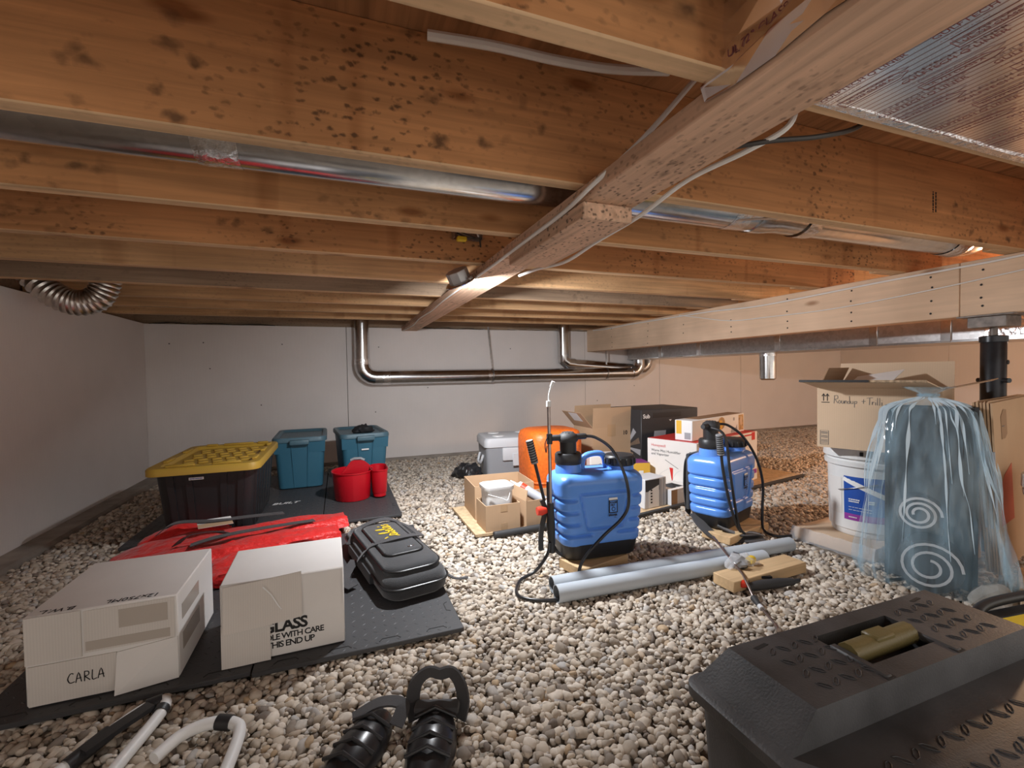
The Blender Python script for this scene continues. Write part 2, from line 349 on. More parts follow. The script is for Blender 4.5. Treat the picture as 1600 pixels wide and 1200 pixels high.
wall_right = foam_wall('wall_right', 'X', XR, [YN, 0.75, 1.95, 3.14, 4.338], 'foam_y', 1)
# foam fasteners on the back wall
fz = MB(); fz.lathe([(0.0055, 0), (0.005, 0.002), (0.002, 0.003)], 10, axis='Y')
fzm = fz.mesh('screw_head'); fzm.materials.append(MT['ink_grey'])
for px, pz in ((-1.25, 1.06), (-1.02, 1.07), (-0.98, 0.86), (-0.45, 1.06), (0.34, 1.04), (0.78, 0.66), (1.62, 1.03), (0.30, 0.45), (-0.62, 0.55), (2.2, 0.98), (3.1, 0.62), (2.62, 0.47)):
    s = obj('screw_head', fzm, 'ink_grey', wall_back, loc=(px, YB-0.003, pz))
# footings
t = MB(); t.bbox(XL-0.03, XR, YB-0.045, YB+0.04, -0.06, 0.022, 0.008, 1); struct(obj('trim_1', t, 'concrete'))
t = MB(); t.bbox(XL-0.06, XL+0.115, YN, YB-0.046, -0.06, 0.020, 0.012, 1); struct(obj('trim_2', t, 'concrete'))
t = MB(); t.bbox(XR-0.06, XR+0.05, YN, YB-0.046, -0.06, 0.020, 0.012, 1); struct(obj('trim_3', t, 'concrete'))
# ceiling: plywood subfloor with joists
c = MB(); c.box(XL-0.2, XR+0.2, YN, YB+0.2, SUBZ, SUBZ+0.02); ceiling = struct(obj('ceiling', c, 'ply', smooth=0))
for k in range(-3, 9):
    y = 0.553 + 0.4085*k - (0.024 if k <= 0 else 0.0)
    a = MB(); a.bbox(XL-0.06, 2.78, y, y+0.038, JZ, SUBZ, 0.003, 1)
    b = MB(); b.bbox(2.36, XR+0.05, y+0.0385, y+0.0765, JZ, SUBZ, 0.003, 1)
    mt = 'joist' if k < 4 else ('joist_grey' if k == 5 else 'joist_pale')
    for q_ in (a, b):      # lower edge: paler timber with light bounced off the floor painted in
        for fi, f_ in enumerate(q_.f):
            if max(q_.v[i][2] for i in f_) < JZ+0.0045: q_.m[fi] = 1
    obj('joist', a, [mt, 'joist_edge_lit'], ceiling); obj('joist', b, ['joist_pale' if k > 1 else 'joist', 'joist_edge_lit'], ceiling)
r = MB(); r.box(XL-0.2, XR+0.2, YB+0.042, YB+0.08, 1.217, SUBZ); obj('rim_board', r, 'joist_grey', ceiling)
r = MB(); r.box(XL-0.11, XL-0.07, YN, YB+0.04, 1.217, SUBZ); obj('rim_board', r, 'joist_grey', ceiling)
r = MB(); r.box(XR+0.06, XR+0.10, YN, YB+0.04, 1.217, SUBZ); obj('rim_board', r, 'joist_grey', ceiling)
# loose vapour film tucked above the walls
for (x0, x1) in ((-1.38, -0.5), (0.72, 1.35), (1.6, 2.45)):
    p = MB(); pts = [(x0+(x1-x0)*i/14, YB+0.012+0.008*math.sin(i*2.1), 1.222+0.006*math.sin(i*1.3+x0)) for i in range(15)]
    p.tube(pts, 0.01, flat=(0.04, 0.004)); obj('vapour_film', p, 'bottle' if x0 != 1.6 else 'clear_tape', wall_back)
# plywood grade stamp
scrawl(ceiling, 0.20, 0.05, (1.52, 0.86, SUBZ-0.0006), (1, 0, 0), (0, -1, 0), 'ink', 'grade_stamp', 2, 0.012, 4)
scrawl(ceiling, 0.07, 0.03, (1.92, 0.9610, 1.38), (0, 0, -1), (-1, 0, 0), 'ink', 'grade_stamp', 2, 0.007, 5)

# ------------------------------------------------------------------ timber supports
sb = thing('strap_beam', 'long flat stained plank nailed under the joists with the dangling light', 'beam', (0, 0, JZ))
for y0, y1 in ((YN, 1.515), (1.53, YB+0.01)):
    b = MB(); b.bbox(0.548, 0.690, y0, y1, -0.0385, -0.001, 0.003, 1); obj('plank', b, 'strap', sb)
b = MB(); b.bbox(0.546, 0.682, 0.955, 1.46, -0.0785, -0.039, 0.003, 1); obj('splice_block', b, 'strap', sb)
gb = thing('support_beam', 'thick pale triple-ply wooden girder on the black steel post', 'beam', (2.502, 0, 0.997))
for i, (seams) in enumerate(((YN, 1.172, YB), (YN, 2.6, YB), (YN, 1.9, YB))):
    for y0, y1 in zip(seams[:-1], seams[1:]):
        b = MB(); b.bbox(0.038*i+0.0004, 0.038*i+0.0376, y0+0.001, y1-0.001, 0, JZ-0.998, 0.003, 1); obj('ply_plank', b, 'beam', gb)
nm = MB(); nm.lathe([(0.0048, 0), (0.004, 0.0012)], 8, axis='X'); nmm = nm.mesh('nail_head'); nmm.materials.append(MT['ink'])
for y in (1.10, 1.27, 1.62, 1.98, 2.40, 2.86, 3.30, 3.86):
    for k, z in enumerate((0.035, 0.075, 0.135, 0.195)):
        if random.random() < 0.85: obj('nail_head', nmm, 'ink', gb, loc=(-0.0012, y+random.uniform(-0.006, 0.006), z+random.uniform(-0.01, 0.01)))
def cable(name, label, pts, r, mat, parts=None):
    o = thing(name, label, 'cable', pts[0]); m = MB(); q = [Vector(p)-Vector(pts[0]) for p in smooth_path(pts, 8)]
    m.tube(q, r, 8); obj('sheath', m, mat, o); return o
# steel post with screw jack
po = thing('support_post', 'black steel jack post under the pale girder', 'post', (2.560, 1.085, -0.01))
m = MB(); m.lathe([(0.040, 0), (0.040, 0.90), (0.036, 0.905)], 28); obj('tube', m, 'steel_black', po)
m = MB(); m.lathe([(0.044, 0.895), (0.044, 0.918), (0.030, 0.922)], 28); obj('collar', m, 'steel_black', po)
m = MB(); m.lathe([(0.013, 0.92), (0.013, 0.99)], 14); obj('jack_screw', m, 'post_head', po)
m = MB(); m.bbox(-0.055, 0.055, -0.062, 0.062, 0.955, 1.000, 0.002, 1); m.bbox(-0.075, 0.075, -0.09, 0.09, 1.000, 1.0065, 0.001, 1); obj('head_plate', m, 'post_head', po)
m = MB(); m.tube([(-0.02, -0.058, 0.735), (0.02, 0.058, 0.735)], 0.010, 10); obj('pin', m, 'steel_black', po)
m = MB(); m.lathe([(0.009, -0.0415), (0.009, -0.0385)], 12, axis='Y', c=(0.012, 0, 0.81)); obj('pin_hole', m, 'ink', po)
m = MB(); m.bbox(-0.10, 0.10, -0.10, 0.10, 0, 0.008, 0.002, 1); obj('base_plate', m, 'steel_black', po)

# ------------------------------------------------------------------ ducts
def ring_band(R, w, x, axis, c, mat, parent, name='foil_tape', n=28, wob=0.0012):
    m = MB(); prof = [(R+0.0008, x-w/2)] + [(R+0.0010+wob*random.random(), x-w/2+w*i/6) for i in range(1, 6)] + [(R+0.0008, x+w/2)]
    m.lathe(prof, n, c=c, axis=axis, cap0=False, cap1=False); return obj(name, m, mat, parent)
jd = thing('round_duct', 'long shiny round duct running along the joist bay', 'duct', (0, 1.176, 1.337))
DR = 0.080
m = MB(); m.lathe([(DR, XL-0.04), (DR, 1.33)], 36, axis='X'); obj('pipe', m, 'galv', jd)
m = MB(); m.lathe([(DR+0.004, 1.31), (DR+0.004, 1.36), (DR-0.004, 1.42), (DR-0.004, 2.46)], 36, axis='X'); obj('reducer_pipe', m, 'galv', jd)
m = MB(); m.tube([(XL, 0, 0), (1.3, 0, 0)], 0.003, 6)
m.xf(Matrix.Translation((0, -DR*0.93, -DR*0.34))); obj('lock_seam', m, 'galv_dull', jd)
ring_band(DR, 0.085, -0.235, 'X', (0,0,0), 'tape', jd); ring_band(DR, 0.070, 1.235, 'X', (0,0,0), 'tape', jd); ring_band(DR, 0.06, 1.56, 'X', (0,0,0), 'tape', jd, wob=0.0005)
m = MB(); el = [(2.44, 0, 0), (2.54, 0, 0.006), (2.62, 0, 0.04), (2.66, 0, 0.10)]; m.tube(smooth_path(el, 4), DR, 28); obj('elbow', m, 'galv', jd)
ring_band(DR-0.002, 0.10, 2.44, 'X', (0,0,0), 'tape', jd, wob=0.006)
hs = thing('duct_hanger', 'thin metal strap slanting below the joist duct', 'strap', (0, 1.10, 1.245))
m = MB(); m.tube([(1.15, -0.02, 0.0), (1.36, -0.075, 0.015), (1.56, -0.13, 0.012)], 0.01, flat=(0.018, 0.0012)); obj('strap', m, 'galv_dull', hs)

def elbow_pts(c, r, a0, a1, plane, n=5):
    out = []
    for i in range(n):
        a = math.radians(a0+(a1-a0)*i/(n-1)); u, w = r*math.cos(a), r*math.sin(a)
        out.append((c[0]+u, c[1], c[2]+w) if plane == 'XZ' else (c[0], c[1]+u, c[2]+w))
    return out
PR = 0.064
wd = thing('wall_duct', 'polished round duct hung low across the back wall, nearest the room', 'duct', (0.19, 4.235, 0.765))
m = MB(); m.lathe([(PR, 0.10), (PR, 0.56)], 32); obj('riser', m, 'galv', wd)
m = MB(); m.tube(elbow_pts((0.11, 0, 0.11), 0.11, 180, 270, 'XZ', 5), PR+0.004, 28); obj('elbow', m, 'galv', wd, smooth=25)
m = MB(); m.lathe([(PR+0.001, 0.10), (PR+0.001, 1.18)], 32, axis='X'); obj('pipe', m, 'galv', wd)
m = MB(); m.lathe([(PR-0.003, 1.16), (PR-0.003, 2.81)], 32, axis='X'); obj('pipe', m, 'galv', wd)
m = MB(); m.tube(elbow_pts((2.80, 0, 0.10), 0.10, 270, 360, 'XZ', 5), PR+0.003, 28); m.lathe([(PR, 0.09), (PR, 0.146)], 28, c=(2.90, 0, 0)); obj('elbow', m, 'galv', wd, smooth=25)
ring_band(PR+0.001, 0.07, 0.20, 'X', (0,0,0), 'tape', wd); ring_band(PR, 0.05, 1.17, 'X', (0,0,0), 'tape', wd); ring_band(PR+0.003, 0.05, 0.14, 'Z', (0,0,0), 'tape', wd)
wd2 = thing('wall_duct', 'polished round duct behind the longer one, with its riser left of the pale girder', 'duct', (2.18, 4.265, 0.80))
wd2.location.y = 4.268
m = MB(); m.lathe([(PR-0.004, 0.12), (PR-0.004, 0.52)], 32); obj('riser', m, 'galv', wd2)
m = MB(); m.tube([(0, 0, 0.16), (0.0, -0.0, 0.11), (0.05, -0.0, 0.075), (0.12, 0, 0.068)], PR-0.002, 28); obj('elbow', m, 'galv', wd2, smooth=25)
m = MB(); m.tube([(0.08, 0, 0.068), (0.90, 0, 0.0)], PR-0.006, 28); obj('pipe', m, 'galv', wd2)
m = MB(); m.tube([(0.88, 0, 0.0)] + elbow_pts((0.94, 0, 0.105), 0.105, 270, 360, 'XZ', 5)[1:] , PR-0.003, 28); obj('elbow', m, 'galv', wd2, smooth=25)
def hanger(x, y, z1, z0, R, label, dx=0.0):
    h = thing('hanger_strap', label, 'strap', (x, y, z0))
    m = MB(); m.tube([(dx, 0, z1-z0), (0.0, -0.02, R+0.01)], 0.01, flat=(0.018, 0.0015)); obj('strap', m, 'galv_dull', h)
    m = MB(); m.lathe([(R+0.0035, -0.009), (R+0.0035, 0.009)], 24, axis='X', cap0=False, cap1=False); obj('loop', m, 'galv_dull', h); return h
hanger(1.385, 4.235, 1.235, 0.765, PR, 'perforated metal strap holding the back wall duct near its middle', -0.03)
hanger(2.665, 4.235, 1.235, 0.765, PR-0.002, 'perforated metal strap holding the back wall duct beneath the girder end', 0.0)
# trunk duct beyond the girder
tr = thing('trunk_duct', 'flat rectangular sheet metal trunk duct behind the pale girder', 'duct', (2.99, 0, 0.910))
m = MB(); m.bbox(0, 0.42, -0.5, 4.30, 0, 0.20, 0.003, 1); obj('casing', m, 'galv_dull', tr)
m = MB(); m.box(-0.006, 0.0, -0.5, 4.30, 0.0, 0.012); obj('bottom_flange', m, 'galv', tr)
for y in (1.43, 1.78, 2.42, 3.20, 3.72):
    m = MB(); m.bbox(-0.010, -0.0005, y, y+0.045, 0.004, 0.19, 0.002, 1); obj('drive_cleat', m, 'galv', tr)
m = MB(); m.bbox(-0.004, -0.0005, 1.00, 1.30, 0.02, 0.13, 0.001, 1); obj('foil_tape', m, 'tape', tr)
m = MB(); m.bbox(-0.005, -0.0005, 0.60, 0.92, 0.03, 0.16, 0.001, 1); obj('foil_tape', m, 'tape', tr)
st = thing('drop_pipe', 'short capped metal pipe stub dropping from the trunk duct', 'pipe', (3.10, 2.62, 0.700))
m = MB(); m.lathe([(0.045, 0.0), (0.058, 0.012), (0.058, 0.210)], 28); obj('pipe', m, 'galv', st)
m = MB(); m.lathe([(0.0605, 0.185), (0.0605, 0.205)], 28); obj('collar', m, 'tape', st)
# foil panned return at the joist bay above the camera
foil_m, n, l, b = _new('printed_foil'); b.inputs['Metallic'].default_value = 1; b.inputs['Roughness'].default_value = 0.22
tc = N(n, 'ShaderNodeTexCoord'); mp = N(n, 'ShaderNodeMapping'); mp.inputs['Rotation'].default_value = (0, 0, math.radians(90)); l.new(tc.outputs['Object'], mp.inputs[0])
w = N(n, 'ShaderNodeTexWave'); w.bands_direction = 'Y'; w.inputs['Scale'].default_value = 24; w.inputs['Distortion'].default_value = 0.25; l.new(mp.outputs[0], w.inputs['Vector'])
bn = N(n, 'ShaderNodeTexNoise'); bn.inputs['Scale'].default_value = 9; l.new(tc.outputs['Object'], bn.inputs['Vector'])
r1 = ramp(n, [(0.0, (0.90, 0.91, 0.94)), (0.84, (0.90, 0.91, 0.94)), (0.95, (0.50, 0.34, 0.32))]); l.new(w.outputs['Fac'], r1.inputs[0])
l.new(r1.outputs[0], b.inputs['Base Color'])
bp = N(n, 'ShaderNodeBump'); bp.inputs['Strength'].default_value = 0.18; bp.inputs['Distance'].default_value = 0.006; l.new(bn.outputs['Fac'], bp.inputs['Height']); l.new(bp.outputs[0], b.inputs['Normal'])
MT['foil'] = foil_m
MT['foil_ink'] = plain('foil_print', (0.20, 0.06, 0.06), 0.5)
fo = thing('foil_duct_liner', 'printed silver foil duct liner stapled under the joists at the upper right', 'duct liner', (0.70, 0.0, JZ))
m = MB(); nx = 26; ny = 8; X0, X1, Y0, Y1 = 0.002, 1.95, -0.62, 0.533
vv = [(X0+(X1-X0)*i/(nx-1), Y0+(Y1-Y0)*j/(ny-1), -0.004-0.0022*(math.sin(i*1.9+j)*0.5+random.random()*0.4)) for j in range(ny) for i in range(nx)]
ff = [(j*nx+i, (j+1)*nx+i, (j+1)*nx+i+1, j*nx+i+1) for j in range(ny-1) for i in range(nx-1)]
m.add(vv, ff); m.add([(x, y, z+0.003) for x, y, z in vv], [tuple(reversed(q)) for q in ff]); sheet = obj('foil_sheet', m, 'foil', fo, smooth=60)
m = MB(); m.tube([(X0, 0.533, -0.003), (0.6, 0.537, -0.006), (1.2, 0.531, -0.004), (X1, 0.535, -0.005)], 0.01, flat=(0.016, 0.004)); obj('folded_edge', m, 'tape', fo)
# print: rows of words running along the joist bay (towards the camera), with arrow outlines
words = ['GULFTECH Q LINER', '- -- - --- -- - -- ---', 'UL 723 CLASS A']
tms = [text_mesh(words[0], 0.0135, 0.0002), text_mesh(words[1], 0.0075, 0.0002), text_mesh(words[2], 0.0095, 0.0002)]
for t_ in tms: t_.materials.append(MT['foil_ink'])
hexo = MB(); hx = [(0, 0), (0.080, 0), (0.096, 0.011), (0.080, 0.022), (0, 0.022), (0, 0)]
hexo.tube([(x, y, 0.0004) for x, y in hx], 0.001, flat=(0.0012, 0.0006)); hexm = hexo.mesh('arrow_outline', 0); hexm.materials.append(MT['foil_ink'])
for i in range(18):
    for j in range(4):
        x = 0.05 + i*0.072; y = 0.53 - j*0.150 - (i % 2)*0.075
        R = Euler((PI, 0, PI/2)).to_matrix().to_4x4()       # reads from below, lines along Y
        for k, dx in ((0, 0.0), (1, 0.014), (2, 0.042)):
            o = obj('print_line', tms[k], 'foil_ink', fo); o.matrix_local = Matrix.Translation((x+dx, y - (0.012 if k == 2 else 0), -0.0078)) @ frame((0,0,0), (0,-1,0), (-1,0,0))
        o = obj('arrow_outline', hexm, 'foil_ink', fo); o.matrix_local = Matrix.Translation((x+0.049, y-0.004, -0.0078)) @ frame((0,0,0), (0,-1,0), (-1,0,0))
fb = thing('foil_wrap', 'crumpled printed foil flap on the left of the stained plank', 'duct liner', (0.512, 0.0, JZ))
m = MB(); n_ = 10
a = [(0.030+0.002*random.random(), 0.30+0.27*i/n_ , 0.012) for i in range(n_+1)] if False else None
for (p0, p1, w0) in (((0.032, -0.55, 0.0), (0.032, 0.545, 0.0), 0.10),):
    rows = []
    for j in range(5):
        rows.append([(0.0325-0.016*random.random()*(0.4+0.6*(j in (1, 3))), -0.55+1.11*i/18+0.012*random.random(), -0.037+0.125*j/4 + 0.012*random.random()) for i in range(19)])
    v_ = [p for r_ in rows for p in r_]; f_ = [(j*19+i, j*19+i+1, (j+1)*19+i+1, (j+1)*19+i) for j in range(4) for i in range(18)]
    m.add(v_, f_); m.add([(x-0.001, y, z) for x, y, z in v_], [tuple(reversed(q)) for q in f_])
obj('foil_sheet', m, 'foil', fb, smooth=0)
for q, yy in enumerate((0.40, 0.20)):
    lettering(fb, 'UL 723 CLASS A', 0.016, (0.0250, yy+0.12, 0.010+0.02*q), (0, -1, 0), (0, 0, 1), 'foil_ink')
# flexible duct on the left
fx = thing('flexible_duct', 'corrugated silver flexible duct looping below the joists at the left wall', 'duct', (-1.14, 2.76, 1.20))
path = smooth_path([(-0.25, 0.02, 0.20), (-0.185, 0.01, 0.09), (-0.10, 0, -0.01), (-0.01, 0, -0.048), (0.065, 0, -0.022), (0.10, 0, 0.055), (0.105, 0.0, 0.14), (0.105, 0.0, 0.24)], 14)
m = MB(); m.tube(path, [0.058+0.0035*(1 if (i % 3) == 0 else -0.4) for i in range(len(path))], 26); obj('hose', m, 'flex', fx, smooth=25)
# ------------------------------------------------------------------ cables, junction box, lamp
cable('white_cable', 'white electrical cable stapled along the left side of the stained plank', [(0.745, 0.62, 1.45), (0.70, 0.70, 1.40), (0.60, 0.80, 1.27), (0.538, 0.90, 1.205), (0.541, 1.05, 1.193), (0.541, 1.3, 1.190), (0.542, 1.6, 1.188), (0.541, 1.86, 1.187)], 0.0055, 'cable')
cable('white_cable', 'thin white wire running from the dangling light to the back wall', [(0.540, 2.10, 1.187), (0.542, 2.5, 1.188), (0.555, 2.9, 1.187), (0.546, 3.3, 1.187), (0.57, 3.8, 1.1865), (0.552, 4.30, 1.187)], 0.0035, 'cable')
cable('white_cable', 'white cable sagging along the right side of the stained plank', [(0.80, 0.615, 1.30), (0.79, 0.62, 1.24), (0.755, 0.68, 1.215), (0.715, 0.80, 1.20), (0.70, 0.95, 1.170), (0.698, 1.15, 1.160), (0.702, 1.35, 1.150), (0.700, 1.55, 1.172), (0.698, 1.75, 1.185)], 0.0055, 'cable')
cable('white_cable', 'thick twisted white plastic strip along the joist bay at the top', [(0.18, 0.925, 1.464), (0.31, 0.90, 1.456), (0.45, 0.885, 1.448), (0.57, 0.865, 1.444), (0.70, 0.84, 1.452)], 0.010, 'cable')
GX = 2.4955
def onb(y, z): return (GX, y, z)
cable('white_cable', 'white cable clipped near the top of the pale girder', [onb(0.7, 1.232), onb(1.0, 1.213), onb(1.2, 1.208), onb(1.5, 1.203), onb(1.85, 1.192), onb(2.2, 1.186), onb(2.6, 1.203), onb(3.1, 1.208), onb(3.6, 1.212), onb(3.95, 1.206), onb(4.2, 1.216)], 0.0048, 'cable')
cable('white_cable', 'thin white wire drooping across the middle of the pale girder', [onb(0.7, 1.185), onb(1.0, 1.155), onb(1.3, 1.128), onb(1.7, 1.105), onb(2.1, 1.108), onb(2.4, 1.118), onb(2.7, 1.175), onb(2.9, 1.215)], 0.003, 'cable')
cable('dark_cable', 'dark cable bent from the plank towards the printed foil', [(0.70, 0.72, 1.222), (0.77, 0.65, 1.220), (0.86, 0.612, 1.226), (0.96, 0.605, 1.26), (1.0, 0.603, 1.32)], 0.005, 'cable_dark')
jb = thing('junction_box', 'open metal junction box with loose wires on the joist above the light', 'junction box', (0.485, 1.752, 1.345))
m = MB(); m.box(-0.06, 0.055, 0.018, 0.022, -0.03, 0.028); m.box(-0.06, 0.055, -0.02, 0.018, 0.024, 0.028); m.box(-0.06, -0.056, -0.02, 0.018, -0.03, 0.024); m.box(0.051, 0.055, -0.02, 0.018, -0.03, 0.024); obj('box', m, 'galv_dull', jb, smooth=0)
for i, (a, b_, c_) in enumerate((((-0.05, 0.01, 0.01), (-0.02, -0.03, -0.02), (0.03, -0.02, -0.03)), ((-0.03, 0.01, 0.015), (0.01, -0.035, 0.005), (0.04, -0.01, -0.02)), ((-0.045, 0, -0.01), (0.0, -0.03, -0.035), (0.045, -0.02, -0.025)))):
    m = MB(); m.tube(smooth_path([a, b_, c_], 6), 0.003, 6); obj('wire', m, 'cable_dark' if i != 1 else 'cable', jb)
m = MB(); m.bbox(-0.05, -0.012, -0.03, -0.005, -0.045, -0.028, 0.003, 1); obj('wire_nut', m, 'yellow_cap', jb)
m = MB(); m.tube(smooth_path([(0.045, -0.01, -0.02), (0.07, 0.06, -0.07), (0.10, 0.15, -0.125)], 5), 0.0035, 8); obj('lead_wire', m, 'cable_dark', jb)
# LED puck light hanging face down by its wires: drive box on the back, clip on the rim, glowing face
lp = thing('led_downlight', 'dangling round silver downlight fitting lighting the crawl space', 'light', LED_POS)
lp.rotation_euler = LED_DIR.to_track_quat('-Z', 'Y').to_euler()
m = MB(); m.lathe([(0.056, 0.0), (0.066, 0.001), (0.068, 0.005), (0.062, 0.010), (0.046, 0.012)], 36); obj('trim_ring', m, 'galv', lp)
m = MB(); m.lathe([(0.047, 0.012), (0.047, 0.055), (0.045, 0.057)], 8); obj('housing', m, 'lamp_can', lp, smooth=0)
em, n, l, b = _new('led_diffuser'); b.inputs['Base Color'].default_value = (1, 1, 1, 1); b.inputs['Emission Color'].default_value = (0.93, 0.96, 1, 1); b.inputs['Emission Strength'].default_value = 9
m = MB(); m.lathe([(0.0, -0.0012), (0.030, -0.0012), (0.056, 0.0)], 36, cap0=False, cap1=False); obj('diffuser', m, em, lp)
m = MB(); m.box(0.052, 0.064, -0.012, 0.012, 0.010, 0.020); m.tube([(0.060, 0, 0.018), (0.085, 0, 0.030), (0.092, 0.0, 0.012)], 0.005, flat=(0.014, 0.0016)); obj('spring_clip', m, 'galv', lp, smooth=0)

# ================================================================== LEFT SIDE
# --- interlocking mats
def mat_tile(label, x0, x1, y0, y1, z=0.008, tilt=(0, 0), tabs='r', diamond=True, t=0.013):
    o = thing('foam_mat', label, 'mat', ((x0+x1)/2, (y0+y1)/2, z), group='black interlocking floor mats'); o.rotation_euler = (tilt[0], tilt[1], 0)
    w, d = x1-x0, y1-y0; m = MB(); m.bbox(-w/2, w/2, -d/2, d/2, 0, t, 0.002, 1); obj('tile', m, 'mat_tile', o)
    if diamond:
        m = MB(); k = 0; q = 0.030
        for i in range(int(w/q)):
            for j in range(int(d/q)):
                cx, cy = -w/2+(i+0.5)*q, -d/2+(j+0.5)*q; a = PI/4 if (i+j) % 2 else -PI/4
                ca, sa = math.cos(a), math.sin(a); L, B = 0.011, 0.0036
                ps = [(-L, 0, 0), (0, -B, 0), (L, 0, 0), (0, B, 0), (0, 0, 0.0016)]
                m.add([(cx+x*ca-y*sa, cy+x*sa+y*ca, t-0.0002+z_) for x, y, z_ in ps], [(0,1,4),(1,2,4),(2,3,4),(3,0,4)])
        tr_ = obj('raised_tread', m, 'mat_tile', o, smooth=0); tr_['kind'] = 'stuff'
    for s in tabs:
        for i in range(4):
            u = -0.36+0.24*i; m = MB()
            pts = [(-0.030, 0, 0), (-0.022, 0.012, 0), (0.022, 0.012, 0), (0.030, 0, 0)]
            m.tube([(x, y, t+0.0004) for x, y, _ in pts], 0.001, flat=(0.0026, 0.0012))
            R = {'f': Matrix.Translation((u*w, -d/2+0.020, 0)), 'r': Matrix.Translation((w/2-0.016, u*d, 0)) @ Matrix.Rotation(PI/2, 4, 'Z'), 'b': Matrix.Translation((u*w, d/2-0.03, 0)), 'l': Matrix.Translation((-w/2+0.02, u*d, 0)) @ Matrix.Rotation(-PI/2, 4, 'Z')}[s]
            m.xf(R); obj('joint_cut', m, 'ink', o, smooth=0)
    return o
M1 = mat_tile('black diamond tread foam mat lying under the black yellow-lettered bag', -0.232, 0.335, 1.335, 2.36, 0.008, tabs='fr')
M2 = mat_tile('black diamond tread foam mat lying under the white box marked by hand', -0.80, -0.236, 1.345, 2.42, 0.008, tabs='f')
M3 = mat_tile('black foam mat lying under the red caddy', -0.10, 0.305, 2.56, 4.05, 0.008, tabs='r')
M4 = mat_tile('black foam mat with white lettering beside the yellow-lidded tote', -0.96, -0.104, 2.56, 3.95, 0.008, tabs='')
lettering(M4, 'BUILT', 0.055, (0.135, -0.215, 0.0138+0.0015), (1, 0, 0), (0, 1, 0), 'paper', shear=0.3, bold=0.0012)
lettering(M2, 'H', 0.08, (0.19, -0.02, 0.0138+0.0015), (1, 0, 0), (0, 1, 0), 'paper', shear=0.4, bold=0.0015)
MZ = 0.0232
# --- white wine cartons
def quad_patch(name, parent, o, a, b, t, mat, label=None):
    m = MB(); m.slab(o, a, b, t); return obj(name, m, mat, parent, smooth=0, label=label)
cx = thing('white_carton', 'white carton with CARLA handwritten on its front, largest at far left', 'box', (-0.552, 1.555, MZ), 0.0)
w, d, h = 0.302, 0.335, 0.214
m = MB(); m.bbox(-w/2, w/2, -d/2, d/2, 0, h, 0.003, 1); obj('body', m, 'white_card', cx)
quad_patch('flap', cx, (-w/2+0.002, -d/2-0.0006, 0.100), (0.105, 0, 0), (0, 0, h-0.102), (0, -0.0030, 0), 'white_flute')
quad_patch('flap', cx, (-w/2+0.006, -d/2-0.0006, 0.002), (0.168, 0, 0), (0, 0, 0.094), (0, -0.0030, 0), 'white_flute')
quad_patch('flap', cx, (-w/2+0.112, -d/2-0.0004, 0.107), (0.183, 0.0, 0), (0, 0, h-0.112), (0, -0.0026, 0), 'white_flute')
m = MB(); m.hexa([(0.024, -d/2-0.026, 0.0), (w/2-0.002, -d/2-0.002, 0.0), (w/2-0.002, -d/2, 0.0), (0.026, -d/2-0.022, 0.0)], [(0.024, -d/2-0.004, 0.095), (w/2-0.002, -d/2-0.003, 0.107), (w/2-0.002, -d/2, 0.107), (0.024, -d/2-0.001, 0.095)]); obj('bent_flap', m, 'white_card', cx, smooth=0)
quad_patch('tape', cx, (-w/2+0.115, -d/2-0.0036, 0.112), (0.170, 0, 0), (0, 0, 0.022), (0, -0.0005, 0), 'clear_tape')
quad_patch('tape', cx, (0.03, -d/2-0.0036, 0.155), (0.10, 0, 0), (0, 0, 0.045), (0, -0.0005, 0), 'clear_tape')
quad_patch('tape', cx, (w/2+0.0004, -d/2+0.03, 0.135), (0, 0.15, 0), (0, 0, 0.040), (0.0006, 0, 0), 'clear_tape')
quad_patch('tape', cx, (w/2+0.0004, -d/2+0.03, 0.055), (0, 0.15, 0), (0, 0, 0.045), (0.0006, 0, 0), 'clear_tape')
lettering(cx, '12x750ML', 0.026, (0.108, -d/2+0.028, h+0.0006), (-1, 0, 0), (0, -1, 0), 'ink', shear=0.1)
lettering(cx, 'B.W.L.', 0.026, (-0.06, -d/2+0.024, h+0.0006), (-1, 0, 0), (0, -1, 0), 'ink', shear=0.1)
CARLA = [[(0.012, 0.026), (0.004, 0.028), (-0.004, 0.014), (0.002, 0.002), (0.014, 0.004)], [(0.017, 0.0), (0.025, 0.028), (0.032, 0.001)], [(0.019, 0.011), (0.032, 0.012)],
         [(0.040, 0.0), (0.041, 0.028)], [(0.040, 0.028), (0.051, 0.026), (0.051, 0.017), (0.041, 0.014)], [(0.041, 0.014), (0.055, 0.001)], [(0.062, 0.029), (0.061, 0.002), (0.073, 0.003)], [(0.076, 0.001), (0.085, 0.029), (0.092, 0.001)], [(0.079, 0.011), (0.093, 0.012)]]
strokes(cx, [[(x*0.72, y*0.85) for x, y in q] for q in CARLA], (-w/2+0.082, -d/2-0.0042, 0.040), (1, 0, 0), (0, 0, 1), 0.0020, n=3)
gx_ = thing('white_carton', 'white carton printed GLASS HANDLE WITH CARE, with torn flaps', 'box', (-0.158, 1.520, MZ), 0.02)
w, d, h = 0.306, 0.262, 0.218
m = MB(); m.bbox(-w/2, w/2, -d/2, d/2, 0, h, 0.003, 1); obj('body', m, 'white_card', gx_)
